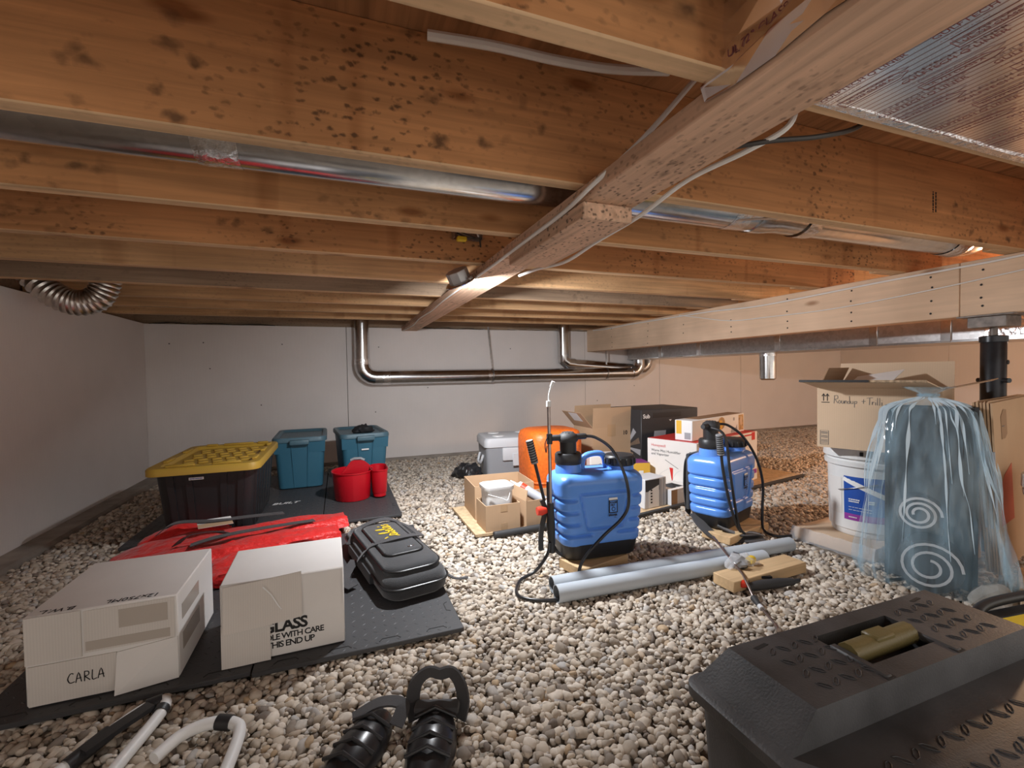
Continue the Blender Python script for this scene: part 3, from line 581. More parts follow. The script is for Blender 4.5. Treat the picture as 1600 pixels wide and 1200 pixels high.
def flapq(o, a, b, bulge, mat='white_flute', name='flap'):
    m = MB(); o, a, b = Vector(o), Vector(a), Vector(b); nn = 7; rows = []
    for j in range(nn):
        rows.append([o+a*(i/(nn-1))+b*(j/(nn-1))+Vector((0, -bulge*(math.sin(PI*i/(nn-1))*0.3+(1-j/(nn-1)) if b.z > 0 else 0)-0.0015*random.random(), 0)) for i in range(nn)])
    v_ = [p for r_ in rows for p in r_]; f_ = [(j*nn+i, j*nn+i+1, (j+1)*nn+i+1, (j+1)*nn+i) for j in range(nn-1) for i in range(nn-1)]
    m.add(v_, f_); m.add([(p.x, p.y+0.003, p.z) for p in v_], [tuple(reversed(q)) for q in f_]); return obj(name, m, mat, gx_, smooth=20)
flapq((-w/2+0.001, -d/2-0.0052, 0.0), (0.115, 0, 0), (0, 0, 0.112), 0.004)
flapq((0.03, -d/2-0.005, 0.108), (0.115, 0, 0), (0, 0, h-0.112), 0.004, 'white_card')
flapq((-w/2+0.008, -d/2-0.0120, 0.096), (0.188, 0, 0.012), (0, 0.006, h-0.100), 0.010)
strokes(gx_, [[(0, 0.085), (0.02, 0.06), (0.035, 0.03), (0.055, 0)]], (-0.05, -d/2-0.020, 0.120), (1, 0, 0), (0, 0, 1), 0.003, 'paper', 'crease', 2)
TX = -0.058
lettering(gx_, 'GLASS', 0.043, (TX, -d/2-0.0008, 0.068), (1, 0, 0.0), (0, 0, 1), 'ink', bold=0.0014, spacing=0.92)
lettering(gx_, 'HANDLE WITH CARE', 0.0225, (TX-0.036, -d/2-0.0008, 0.046), (1, 0, 0.0), (0, 0, 1), 'ink', bold=0.0004, spacing=0.86)
lettering(gx_, 'THIS END UP', 0.0235, (TX+0.010, -d/2-0.0008, 0.024), (1, 0, 0.0), (0, 0, 1), 'ink', bold=0.0004, spacing=0.86)
# --- red folding chair bags
rb = thing('red_bag', 'crumpled bright red nylon bag with black handles lying before the dark tote', 'bag', (-0.46, 2.335, MZ))
def blob(path, widths, heights, mat, parent, name, n=18, seed=0, wr=0.006, smooth=70):
    rnd = random.Random(seed); P = smooth_path(path, 8); k = len(P); rings = []
    ph = [rnd.uniform(0, 6.28) for _ in range(8)]
    for i in range(k):
        t_ = i/(k-1); T = (P[min(i+1, k-1)]-P[max(i-1, 0)]); T.z = 0; T.normalize(); S_ = Vector((-T.y, T.x, 0))
        q = t_*(len(widths)-1); a = min(int(q), len(widths)-2); fr = q-a; W_ = widths[a]*(1-fr)+widths[a+1]*fr; H_ = heights[a]*(1-fr)+heights[a+1]*fr
        ring = []
        for j in range(n):
            an = 2*PI*j/n; x = math.cos(an); z = math.sin(an)
            wob = wr*(math.sin(5*an+9*t_+ph[0])+0.8*math.sin(17*t_+3*an+ph[1])+0.6*math.sin(31*t_-4*an+ph[2]))
            ring.append(P[i]+S_*(x*(W_/2)+wob*x)+Vector((0, 0, max(0.0, (H_*(0.5+0.5*abs(z)**0.8*(1 if z > 0 else -1)))+wob*max(z, 0)))))
        rings.append(ring)
    m = MB(); m.loft(rings); return obj(name, m, mat, parent, smooth=smooth)
blob([(-0.42, -0.06, 0), (-0.30, -0.02, 0), (-0.05, 0.02, 0), (0.20, 0.10, 0), (0.47, 0.16, 0)], [0.10, 0.30, 0.34, 0.30, 0.24, 0.16], [0.03, 0.055, 0.060, 0.062, 0.065, 0.05], 'red_cloth', rb, 'bag_body', seed=1)
blob([(-0.43, -0.20, 0), (-0.25, -0.18, 0), (0.0, -0.14, 0), (0.22, -0.07, 0), (0.44, -0.02, 0)], [0.10, 0.22, 0.26, 0.20, 0.10], [0.03, 0.06, 0.07, 0.07, 0.04], 'red_cloth', rb, 'bag_body', seed=2)
blob([(0.0, -0.10, 0), (0.06, -0.24, 0), (0.08, -0.42, 0)], [0.20, 0.20, 0.17], [0.06, 0.06, 0.045], 'red_cloth', rb, 'bag_body', seed=3)
blob([(-0.40, 0.15, 0.0), (-0.25, 0.19, 0.0), (-0.05, 0.18, 0.0)], [0.06, 0.12, 0.08], [0.03, 0.09, 0.05], 'red_cloth', rb, 'bag_body', seed=4, wr=0.004)
def strap_path(pts, wdt, parent, name='handle', mat='dark_web', th=0.003, up=None, n=8):
    m = MB(); m.tube(smooth_path(pts, n), 0.01, flat=(wdt, th), up=up); return obj(name, m, mat, parent, smooth=0)
strap_path([(-0.13, -0.12, 0.078), (-0.03, -0.10, 0.094), (0.12, -0.04, 0.090), (0.24, 0.02, 0.078), (0.33, 0.05, 0.072)], 0.042, rb)
strap_path([(-0.19, -0.08, 0.074), (-0.14, -0.10, 0.112), (-0.06, -0.08, 0.112), (-0.02, -0.02, 0.080)], 0.045, rb)
strap_path([(-0.31, 0.10, 0.076), (-0.24, 0.10, 0.118), (-0.10, 0.12, 0.105), (0.05, 0.18, 0.090), (0.18, 0.22, 0.078)], 0.055, rb)
m = MB(); m.slab((-0.14, 0.035, 0.098), (0.125, 0.055, -0.008), (-0.028, 0.088, 0.012), (0, 0, 0.001)); obj('care_tag', m, 'paper', rb, smooth=0)
m = MB(); m.slab((-0.14, 0.035, 0.0992), (0.125, 0.055, -0.008), (-0.013, 0.040, 0.0055), (0, 0, 0.0004)); obj('tag_print', m, 'card', rb, smooth=0)
strokes(rb, [[(0.03+0.004*i, 0.062), (0.03+0.004*i, 0.080)] for i in range(9)], (-0.138, 0.035, 0.0998), (0.125, 0.055, -0.008), (-0.028, 0.088, 0.012), 0.002, 'ink', 'barcode', 1)

# --- black tote with yellow lid
bt = thing('storage_tote', 'large black storage tote with a yellow lid', 'storage bin', (-0.608, 2.885, MZ), 0.0)
def tote_body(m, w0, d0, w1, d1, h, r=0.05, rib=None, n=8, th=0.004):
    rings = []
    zs = [0.0, 0.006] + [0.006+(h-0.006)*i/10 for i in range(1, 11)]
    for i, z in enumerate(zs):
        f_ = z/h; w_, d_ = w0+(w1-w0)*f_-(0.012 if i == 0 else 0), d0+(d1-d0)*f_-(0.012 if i == 0 else 0)
        pts = rrect(w_, d_, r, z, n)
        rings.append(pts)
    m.loft(rings, True, False); inner = [[(x*0.975, y*0.985, z) for x, y, z in rings[-1]], [(x*0.93, y*0.95, 0.02) for x, y, z in rings[0]]]
    m.loft([rings[-1], inner[0], inner[1]], False, True)
BW, BD, BH = 0.360, 0.600, 0.335
m = MB(); tote_body(m, BW, BD, 0.415, 0.680, BH, 0.045); obj('bin', m, 'black', bt)
for y_side in (-1,):
    for x in (-0.125, -0.06, 0.065, 0.13):
        m = MB(); m.hexa([(x-0.012, -BD/2-0.008, 0.01), (x+0.012, -BD/2-0.008, 0.01), (x+0.012, -BD/2+0.02, 0.01), (x-0.012, -BD/2+0.02, 0.01)], [(x*1.15-0.014, -0.346, BH-0.02), (x*1.15+0.014, -0.346, BH-0.02), (x*1.15+0.014, -0.32, BH-0.02), (x*1.15-0.014, -0.32, BH-0.02)]); obj('rib', m, 'black', bt, smooth=0)
for y in (-0.25, -0.17, -0.08, 0.02, 0.12, 0.22):
    m = MB(); m.hexa([(BW/2-0.02, y-0.02, 0.01), (BW/2+0.008, y-0.016, 0.01), (BW/2+0.008, y+0.016, 0.01), (BW/2-0.02, y+0.02, 0.01)], [(0.19, y*1.1-0.022, BH-0.02), (0.214, y*1.1-0.018, BH-0.02), (0.214, y*1.1+0.018, BH-0.02), (0.19, y*1.1+0.022, BH-0.02)]); obj('rib', m, 'black', bt, smooth=0)
m = MB(); LW, LD = 0.470, 0.770
m.loft([rrect(LW-0.02, LD-0.02, 0.05, 0.318, 6), rrect(LW, LD, 0.055, 0.318, 6), rrect(LW, LD, 0.055, 0.345, 6), rrect(LW-0.012, LD-0.012, 0.05, 0.353, 6), rrect(LW-0.09, LD-0.10, 0.045, 0.353, 6), rrect(LW-0.11, LD-0.125, 0.04, 0.336, 6)], True, True); lid = obj('lid', m, 'yellow_lid', bt)
for i in range(5):
    for j in range(7):
        x, y = -0.13+0.062*i+(0.02 if j % 2 else 0), -0.26+0.082*j
        m = MB(); m.bbox(x-0.022, x+0.022, y-0.012, y+0.012, 0.335, 0.3445, 0.003, 1); m.xf(Matrix.Translation((x, y, 0)) @ Matrix.Rotation(0.5, 4, 'Z') @ Matrix.Translation((-x, -y, 0))); obj('lid_tread', m, 'yellow_lid', lid)
for x, y, dx, dy in ((-0.12, 0.338, 0.03, 0.012), (0.02, 0.338, 0.08, 0.012), (0.15, 0.338, 0.03, 0.012), (0.195, -0.22, 0.012, 0.05), (0.195, 0.05, 0.012, 0.06), (0.195, 0.26, 0.012, 0.04), (-0.195, -0.15, 0.012, 0.06), (-0.195, 0.15, 0.012, 0.06), (-0.1, -0.338, 0.06, 0.01), (0.09, -0.338, 0.06, 0.01)):
    m = MB(); m.bbox(x-dx, x+dx, y-dy, y+dy, 0.350, 0.362, 0.004, 1); obj('lid_rib', m, 'yellow_lid', lid)
m = MB(); m.slab((-0.065, -0.347, 0.285), (0.060, 0, 0), (0, -0.0008, 0.012), (0, -0.0012, 0)); obj('label_strip', m, 'paper', bt, smooth=0)
scrawl(bt, 0.052, 0.006, (-0.061, -0.3492, 0.288), (1, 0, 0), (0, 0, 1), 'blue_print', 'label_text', 1, 0.004, 7)
# --- teal totes
def teal_tote(label, loc, rz, open_=False):
    o = thing('storage_tote', label, 'storage bin', loc, rz); w0, d0, w1, d1, h = 0.275, 0.46, 0.318, 0.53, 0.335
    m = MB(); tote_body(m, w0, d0, w1, d1, h, 0.035, n=5); obj('bin', m, 'teal', o)
    for s in (-1, 1):     # raised corner shoulders, as moulded
        m = MB(); x0, x1 = (-0.157, -0.055) if s < 0 else (0.055, 0.157); m.hexa([(x0, -0.256, 0.245), (x1, -0.256, 0.245), (x1, -0.22, 0.245), (x0, -0.22, 0.245)], [(x0*1.02, -0.270, 0.322), (x1*1.02, -0.270, 0.322), (x1, -0.22, 0.322), (x0, -0.22, 0.322)]); obj('shoulder', m, 'teal', o, smooth=0)
        m = MB(); m.tube([(s*0.040, -0.231, 0.01), (s*0.052, -0.267, 0.30)], 0.0035, 8); obj('rib', m, 'teal', o)
    m = MB(); m.loft([rrect(0.326, 0.54, 0.05, 0.318, 6), rrect(0.342, 0.556, 0.055, 0.322, 6), rrect(0.342, 0.556, 0.055, 0.342, 6), rrect(0.330, 0.544, 0.05, 0.352, 6), rrect(0.290, 0.49, 0.05, 0.352, 6), rrect(0.270, 0.46, 0.045, 0.336, 6)], True, True); obj('lid', m, 'teal_lid', o)
    m = MB(); m.bbox(-0.060, 0.060, -0.305, -0.272, 0.305, 0.338, 0.006, 2); obj('latch_handle', m, 'teal_lid', o); return o
T1 = teal_tote('teal blue storage tote with a clear lid top, between the dark tote and the open space', (-0.268, 3.655, MZ), 0.02)
T1['label'] = 'teal blue lidded storage tote next to the yellow-lidded one'
T2 = teal_tote('teal blue lidded storage tote behind the red caddy with dark cloth on top', (0.135, 3.66, MZ), 0.10)
m = MB(); m.slab((-0.028, -0.266, 0.235), (0.05, 0, 0), (0, -0.001, 0.010), (0, -0.0015, 0)); obj('label_strip', m, 'paper', T2, smooth=0)
gl = thing('dark_cloth', 'bunched black cloth lying on the lid of the right teal tote', 'cloth', (0.150, 3.56, MZ+0.3365))
blob([(-0.06, 0, 0), (-0.02, 0.02, 0), (0.03, 0.0, 0), (0.065, 0.03, 0)], [0.05, 0.09, 0.07, 0.05], [0.03, 0.055, 0.06, 0.03], 'black_matte', gl, 'cloth_bunch', seed=8, wr=0.005)
# --- red caddy
rc = thing('bucket_caddy', 'red plastic divided caddy bucket with a grey grip', 'caddy', (0.095, 3.03, MZ), 0.0)
def dd(cx_, wx, dy, zs, th=0.004):
    rings = [rrect(wx*s, dy*s, dy*0.46*s, z, 8, cx_) for z, s in zs]
    m = MB(); m.loft(rings, True, False); ins = [rrect(wx*s-2*th, dy*s-2*th, dy*0.45*s, z, 8, cx_) for z, s in reversed(zs)]; ins[-1] = [(x, y, 0.008) for x, y, z in ins[-1]]; m.loft([rings[-1]]+ins, False, True); return m
obj('tub', dd(-0.035, 0.235, 0.26, [(0, 0.86), (0.004, 0.88), (0.165, 1.0), (0.167, 1.04), (0.174, 1.04)]), 'red_plastic', rc)
obj('tub', dd(0.125, 0.100, 0.22, [(0.03, 0.84), (0.034, 0.86), (0.170, 1.0), (0.172, 1.05), (0.179, 1.05)]), 'red_plastic', rc)
m = MB(); m.hexa([(-0.10, 0.06, 0.14), (0.13, 0.02, 0.14), (0.13, 0.034, 0.14), (-0.10, 0.074, 0.14)], [(-0.035, 0.06, 0.222), (0.035, 0.04, 0.222), (0.035, 0.052, 0.222), (-0.035, 0.072, 0.222)]); obj('divider_handle', m, 'red_plastic', rc, smooth=0)
m = MB(); m.tube([(-0.04, 0.066, 0.222), (-0.02, 0.060, 0.232), (0.02, 0.052, 0.232), (0.042, 0.046, 0.220)], 0.009, 10); obj('grip', m, 'grey_mid', rc)
# --- black range bag
bg = thing('range_bag', 'black zippered bag with yellow script lettering', 'bag', (0.178, 1.885, MZ+0.002), math.radians(11))
bw, bd = 0.225, 0.66
m = MB(); m.loft([rrect(bw-0.03, bd-0.03, 0.05, 0.0, 7), rrect(bw, bd, 0.06, 0.012, 7), rrect(bw+0.006, bd+0.006, 0.06, 0.045, 7), rrect(bw-0.006, bd-0.01, 0.06, 0.068, 7), rrect(bw-0.03, bd-0.04, 0.05, 0.076, 7)], True, True); obj('main_compartment', m, 'dark_cloth', bg, smooth=60)
m = MB(); m.loft([rrect(bw-0.035, bd-0.13, 0.05, 0.070, 7, 0, -0.025), rrect(bw-0.022, bd-0.12, 0.05, 0.080, 7, 0, -0.025), rrect(bw-0.030, bd-0.13, 0.05, 0.098, 7, 0, -0.025), rrect(bw-0.055, bd-0.16, 0.04, 0.104, 7, 0, -0.025)], True, True); obj('front_pocket', m, 'dark_cloth', bg, smooth=60)
m = MB(); m.loft([rrect(0.138, 0.36, 0.03, 0.098, 6, 0.0, 0.0), rrect(0.142, 0.365, 0.03, 0.110, 6, 0, 0), rrect(0.13, 0.35, 0.03, 0.116, 6, 0, 0)], True, True); obj('flap_pocket', m, 'dark_cloth', bg, smooth=60)
for z, W_, D_, cy in ((0.046, bw+0.012, bd+0.012, 0), (0.090, bw-0.020, bd-0.118, -0.025), (0.1085, 0.146, 0.370, 0)):
    m = MB(); q = rrect(W_, D_, 0.06 if z < 0.1 else 0.03, z, 7, 0, cy); q.append(q[0]); m.tube(q, 0.0042, 8); obj('zipper', m, 'zipper', bg)
for s in (-1, 1):
    m = MB(); m.bbox(s*0.115-0.014, s*0.115+0.014, -0.16, 0.19, 0.008, 0.052, 0.010, 2); obj('side_pocket', m, 'dark_cloth', bg)
strap_path([(-0.135, -0.015, 0.05), (-0.09, -0.03, 0.102), (-0.03, -0.055, 0.121), (0.04, -0.055, 0.123), (0.095, -0.03, 0.110), (0.132, 0.03, 0.085), (0.14, 0.12, 0.075), (0.125, 0.20, 0.080), (0.04, 0.205, 0.122), (-0.07, 0.215, 0.100), (-0.125, 0.18, 0.05)], 0.034, bg, 'carry_strap', up=(0, 0, 1), th=0.004)
strap_path([(-0.13, 0.05, 0.03), (-0.17, 0.0, 0.014), (-0.20, -0.08, 0.012), (-0.18, -0.14, 0.010)], 0.04, bg, 'shoulder_strap', up=(0, 0, 1))
strap_path([(0.10, -0.22, 0.05), (0.15, -0.27, 0.010), (0.20, -0.29, 0.006)], 0.012, bg, 'cord', up=(0, 0, 1))
m = MB(); m.bbox(0.018, 0.045, -0.155, -0.145, 0.112, 0.118, 0.002, 1); obj('zip_pull', m, 'galv', bg)
CAB = [[(0.030, 0.040), (0.018, 0.052), (0.004, 0.036), (0.006, 0.012), (0.024, 0.004), (0.036, 0.014)],
       [(0.056, 0.026), (0.044, 0.030), (0.040, 0.012), (0.052, 0.006), (0.058, 0.028), (0.060, 0.008), (0.068, 0.010)],
       [(0.068, 0.010), (0.080, 0.036), (0.082, 0.056), (0.076, 0.050), (0.074, 0.012), (0.086, 0.006), (0.090, 0.022), (0.080, 0.024)],
       [(0.090, 0.014), (0.104, 0.022), (0.100, 0.030), (0.095, 0.014), (0.104, 0.006), (0.112, 0.012)],
       [(0.112, 0.012), (0.122, 0.036), (0.124, 0.056), (0.118, 0.050), (0.117, 0.012), (0.126, 0.007)],
       [(0.146, 0.026), (0.136, 0.029), (0.132, 0.012), (0.142, 0.006), (0.148, 0.026), (0.150, 0.007)], [(0.158, 0.044), (0.156, 0.036)],
       [(0.172, 0.026), (0.163, 0.026), (0.170, 0.014), (0.160, 0.006)]]
strokes(bg, [[(x*1.12, y*1.25) for x, y in q] for q in CAB], (0.036, -0.045, 0.1166), (0, 1, 0), (-1, 0, 0), 0.0060, 'yellow_thread', 'script_lettering', 4, 0.0008)
# ================================================================== MIDDLE
def open_box(o, w, d, h, mat, t=0.004, flaps=None, inner=None, floor_z=0.0):
    """open carton: four walls, bottom, flaps given as (side, length, outward angle in degrees from upright)"""
    m = MB(); m.box(-w/2, w/2, -d/2, d/2, floor_z, floor_z+t); obj('bottom', m, mat, o, smooth=0)
    for s in (-1, 1):
        m = MB(); m.box(-w/2, w/2, s*d/2-(t if s > 0 else 0), s*d/2+(t if s < 0 else 0), floor_z+t, h); obj('wall', m, mat, o, smooth=0)
        m = MB(); m.box(s*w/2-(t if s > 0 else 0), s*w/2+(t if s < 0 else 0), -d/2+t, d/2-t, floor_z+t, h); obj('wall', m, mat, o, smooth=0)
    for side, L, ang in (flaps or []):
        a = math.radians(ang); ca, sa = math.cos(a), math.sin(a)
        if side == 'f': q = ((-w/2, -d/2, h), (w, 0, 0), (0, -sa*L, ca*L), (0, ca*t*0.8, sa*t*0.8))
        if side == 'b': q = ((-w/2, d/2, h), (w, 0, 0), (0, sa*L, ca*L), (0, -ca*t*0.8, sa*t*0.8))
        if side == 'l': q = ((-w/2, -d/2, h), (0, d, 0), (-sa*L, 0, ca*L), (ca*t*0.8, 0, sa*t*0.8))
        if side == 'r': q = ((w/2, -d/2, h), (0, d, 0), (sa*L, 0, ca*L), (-ca*t*0.8, 0, sa*t*0.8))
        m = MB(); m.slab(*q); obj('flap', m, mat, o, smooth=0)
    return o
def printed(o, name, x0, x1, z0, z1, y, mat, th=0.0005): m = MB(); m.box(x0, x1, y-th, y, z0, z1); return obj(name, m, mat, o, smooth=0)
def printed_l(o, name, y0, y1, z0, z1, x, mat, th=0.0005): m = MB(); m.box(x-th, x, y0, y1, z0, z1); return obj(name, m, mat, o, smooth=0)
def tri_print(o, name, pts, off, mat): # flat polygon with small thickness
    m = MB(); k = len(pts); v1 = [Vector(p) for p in pts]; v2 = [p+Vector(off) for p in v1]; m.add(v1+v2, [tuple(reversed(range(k))), tuple(range(k, 2*k))]+[(i, (i+1) % k, k+(i+1) % k, k+i) for i in range(k)]); return obj(name, m, mat, o, smooth=0)
ob = thing('osb_board', 'bare chipboard sheet under the small cartons left of the front sprayer', 'board', (1.02, 2.44, 0.004)); m = MB(); m.bbox(-0.43, 0.34, -0.345, 0.14, 0, 0.014, 0.001, 1); obj('sheet', m, 'osb', ob)
ob2 = thing('osb_board', 'bare chipboard sheet under the product boxes behind the sprayers', 'board', (1.47, 2.055, 0.004), math.radians(10.4)); m = MB(); m.bbox(0, 1.68, 0, 0.93, 0, 0.014, 0.001, 1); obj('sheet', m, 'osb', ob2)
m = MB(); m.bbox(0, 1.68, -0.022, -0.001, 0, 0.018, 0.003, 1); obj('black_edge', m, 'black_soft', ob2)
BZ = 0.0185
bp_ = thing('black_pipe', 'thin black pipe lying along the chipboard edge', 'pipe', (0.67, 2.058, 0.018)); m = MB(); m.tube([(0, 0, 0), (0.55, 0.03, 0.0)], 0.016, 14); obj('pipe', m, 'black_soft', bp_)
ca = thing('carton', 'small brown carton with packing tape, holding the white tub', 'box', (0.733, 2.180, BZ), 0.0); open_box(ca, 0.178, 0.160, 0.128, 'card')
for z0 in (0.0, 0.092): printed(ca, 'tape', -0.012, 0.022, z0, z0+0.036, -0.0804, 'packing')
tb = thing('white_tub', 'white plastic tub with lid standing in the small carton', 'tub', (0.728, 2.180, BZ+0.045), 0.0)
m = MB(); m.loft([rrect(0.125, 0.11, 0.02, 0, 4), rrect(0.140, 0.125, 0.025, 0.15, 4)]); obj('tub', m, 'white', tb)
m = MB(); m.loft([rrect(0.150, 0.135, 0.028, 0.146, 4), rrect(0.154, 0.139, 0.03, 0.150, 4), rrect(0.154, 0.139, 0.03, 0.166, 4), rrect(0.140, 0.125, 0.028, 0.170, 4)]); obj('lid', m, 'white', tb)
m = MB(); m.tube(smooth_path([(-0.066, -0.067, 0.135), (0.0, -0.075, 0.112), (0.03, -0.075, 0.10), (0.045, -0.072, 0.135)], 5), 0.002, 8); obj('bail', m, 'white', tb)
cb = thing('carton', 'open brown carton behind the carton with the white tub', 'box', (0.82, 2.430, BZ), -0.05); open_box(cb, 0.33, 0.27, 0.175, 'card', flaps=[])
cc = thing('carton', 'brown carton with caulking tubes on it, left of the front sprayer', 'box', (0.955, 2.195, BZ), 0.12); open_box(cc, 0.23, 0.18, 0.130, 'card', flaps=[('r', 0.06, 60), ('l', 0.055, -8)])
ck = thing('caulking_tube', 'white sealant tube poking out of the brown carton', 'tube', (0.93, 2.165, BZ+0.135)); ck.rotation_euler = (0.35, 0.45, -0.75)
m = MB(); m.lathe([(0.004, -0.15), (0.008, -0.11), (0.024, -0.10), (0.025, -0.095), (0.025, 0.095), (0.024, 0.10)], 20, axis='X'); obj('barrel', m, 'white', ck)
m = MB(); m.lathe([(0.0256, -0.085), (0.0256, -0.055)], 20, axis='X', cap0=False, cap1=False); obj('red_band', m, 'red_bit', ck)
m = MB(); m.lathe([(0.0256, -0.040), (0.0256, 0.06)], 20, axis='X', cap0=False, cap1=False); obj('dark_band', m, 'grey_print', ck)
m = MB(); m.lathe([(0.020, 0.1005), (0.0, 0.1008)], 20, axis='X'); obj('plunger', m, 'grey_light', ck)
# cooler
co = thing('cooler', 'grey cooler box with pale lid against the back wall', 'cooler', (1.225, 3.33, 0.004), -0.12)
m = MB(); m.loft([rrect(0.40, 0.33, 0.03, 0.0, 4), rrect(0.42, 0.35, 0.035, 0.01, 4), rrect(0.44, 0.37, 0.035, 0.235, 4)]); obj('body', m, 'grey_mid', co)
m = MB(); m.loft([rrect(0.445, 0.375, 0.035, 0.236, 4), rrect(0.462, 0.39, 0.04, 0.241, 4), rrect(0.462, 0.39, 0.04, 0.285, 4), rrect(0.44, 0.37, 0.04, 0.305, 4), rrect(0.40, 0.33, 0.04, 0.310, 4)]); lid = obj('lid', m, 'grey_light', co)
for x in (-0.11, 0.11):
    for y in (-0.09, 0.09):
        m = MB(); m.lathe([(0.045, 0.309), (0.043, 0.314), (0.036, 0.316)], 20, c=(x, y, 0)); obj('cup_holder', m, 'white', lid)
m = MB(); m.bbox(-0.10, 0.10, -0.199, -0.176, 0.14, 0.235, 0.008, 2); obj('front_panel', m, 'grey_light', co)
m = MB(); m.bbox(-0.026, 0.026, -0.207, -0.199, 0.10, 0.195, 0.004, 1); obj('latch', m, 'grey_light', co)
for s in (-1, 1):
    m = MB(); m.tube(smooth_path([(s*0.222, -0.07, 0.17), (s*0.240, -0.05, 0.11), (s*0.240, 0.05, 0.11), (s*0.222, 0.07, 0.17)], 5), 0.010, 10); obj('side_handle', m, 'grey_light', co)
pb = thing('plastic_bag', 'crumpled black plastic bag beside the grey cooler', 'bag', (0.885, 3.37, 0.002)); blob([(-0.09, 0.06, 0), (-0.03, 0.0, 0), (0.03, -0.06, 0), (0.06, -0.12, 0)], [0.05, 0.15, 0.16, 0.06], [0.03, 0.10, 0.11, 0.03], 'hose', pb, 'bag_body', seed=12, wr=0.008, smooth=25)
# orange drum
og = thing('orange_drum', 'textured bright orange rounded plastic drum behind the front sprayer', 'drum', (1.315, 2.80, BZ))
m = MB(); m.loft([rrect(0.36, 0.33, 0.10, 0.0, 7), rrect(0.375, 0.345, 0.11, 0.01, 7), rrect(0.385, 0.355, 0.11, 0.30, 7), rrect(0.380, 0.35, 0.11, 0.345, 7), rrect(0.355, 0.325, 0.10, 0.378, 7), rrect(0.30, 0.27, 0.09, 0.392, 7)]); obj('shell', m, 'orange', og, smooth=60)
m = MB(); m.loft([rrect(0.391, 0.361, 0.112, 0.06, 7), rrect(0.395, 0.365, 0.112, 0.066, 7), rrect(0.391, 0.361, 0.112, 0.072, 7)], False, False); obj('band', m, 'orange', og)
# stack behind: brown carton, open carton marked 10
bc = thing('carton', 'closed brown carton underneath the open carton marked 10', 'box', (1.80, 2.98, BZ), 0.06); m = MB(); m.bbox(-0.19, 0.22, -0.15, 0.15, 0, 0.165, 0.003, 1); obj('body', m, 'card', bc)
o10 = thing('carton', 'open brown carton marked 10 with raised flaps', 'box', (1.845, 2.995, BZ+0.166), 0.05)
open_box(o10, 0.330, 0.26, 0.195, 'card', flaps=[('f', 0.145, 4), ('b', 0.15, -6), ('l', 0.155, 42), ('r', 0.05, -4)])
lettering(o10, '10', 0.042, (0.095, -0.1306, 0.135), (1, 0, 0), (0, 0, 1), 'ink', bold=0.001)
printed(o10, 'tape', -0.04, 0.03, 0.130, 0.215, -0.1312, 'packing')
m = MB(); m.slab((-0.165-0.042, -0.07, 0.195+0.047), (0, 0.12, 0), (-0.056, 0, 0.063), (-0.0006, 0, -0.0005)); obj('shipping_label', m, 'paper', o10, smooth=0)
m = MB(); m.slab((-0.165-0.0375, -0.07, 0.195+0.047), (0, 0.12, 0), (-0.056, 0, 0.063), (0.0006, 0, 0.0005)); obj('shipping_label', m, 'paper', o10, smooth=0)
wb = thing('white_box', 'small flat white carton in front of the open carton marked 10', 'box', (1.640, 2.665, BZ), -0.30); m = MB(); m.bbox(-0.10, 0.12, -0.085, 0.085, 0, 0.215, 0.004, 1); obj('body', m, 'white_card', wb)
m = MB(); m.box(-0.002, 0.002, -0.085, 0.085, 0.2150, 0.2156); obj('lid_seam', m, 'ink_grey', wb, smooth=0)
bs = thing('carton', 'low brown carton between the orange drum and the white carton', 'box', (1.43, 2.44, BZ), 0.25); m = MB(); m.bbox(-0.08, 0.08, -0.09, 0.09, 0, 0.17, 0.003, 1); obj('body', m, 'card', bs); m = MB(); m.slab((-0.08, -0.09, 0.17), (0.16, 0, 0), (0, -0.05, 0.045), (0, 0.002, 0.002)); obj('flap', m, 'card', bs, smooth=0)
# subwoofer box
su = thing('black_box', 'black and silver speaker box printed Sub', 'box', (2.275, 2.95, BZ), 0.02)
w, d, h = 0.520, 0.40, 0.485; m = MB(); m.bbox(-w/2, w/2, -d/2, d/2, 0, h, 0.003, 1); obj('body', m, 'dark_print', su)
m = MB(); m.bbox(-0.175, -0.07, -d/2-0.0008, -d/2+0.01, 0.06, 0.33, 0.0003, 1); m.v = [(x+(0.03 if z > 0.2 else 0), y, z) for x, y, z in m.v]; obj('picture', m, 'grey_print', su)
printed(su, 'picture', 0.0, 0.20, 0.06, 0.33, -d/2-0.0002, 'black_matte')
lettering(su, 'Sub', 0.042, (-0.245, -d/2-0.0008, 0.425), (1, 0, 0), (0, 0, 1), 'paper', bold=0.0008)
m = MB(); m.bbox(-0.16, 0.10, -d/2-0.0008, -d/2+0.01, 0.425, 0.462, 0.0003, 1); obj('tape', m, 'black', su)
tri_print(su, 'mark', [(0.0, -d/2-0.0004, 0.395), (0.012, -d/2-0.0004, 0.407), (-0.012, -d/2-0.0004, 0.407)], (0, -0.0005, 0), 'paper')
for i in range(12):
    a0, a1 = 2*PI*i/12, 2*PI*(i+0.5)/12; c_ = Vector((-w/2-0.0002, -0.02, 0.20)); R = 0.17
    tri_print(su, 'starburst_ray', [c_, c_+Vector((0, R*math.cos(a0), R*math.sin(a0))), c_+Vector((0, R*math.cos(a1), R*math.sin(a1)))], (-0.0005, 0, 0), 'silver_print' if i % 2 else 'grey_print')
m = MB(); m.bbox(-w/2-0.003, -w/2+0.001, -0.06, 0.06, 0.28, 0.315, 0.001, 1); obj('hand_hole', m, 'black_matte', su)
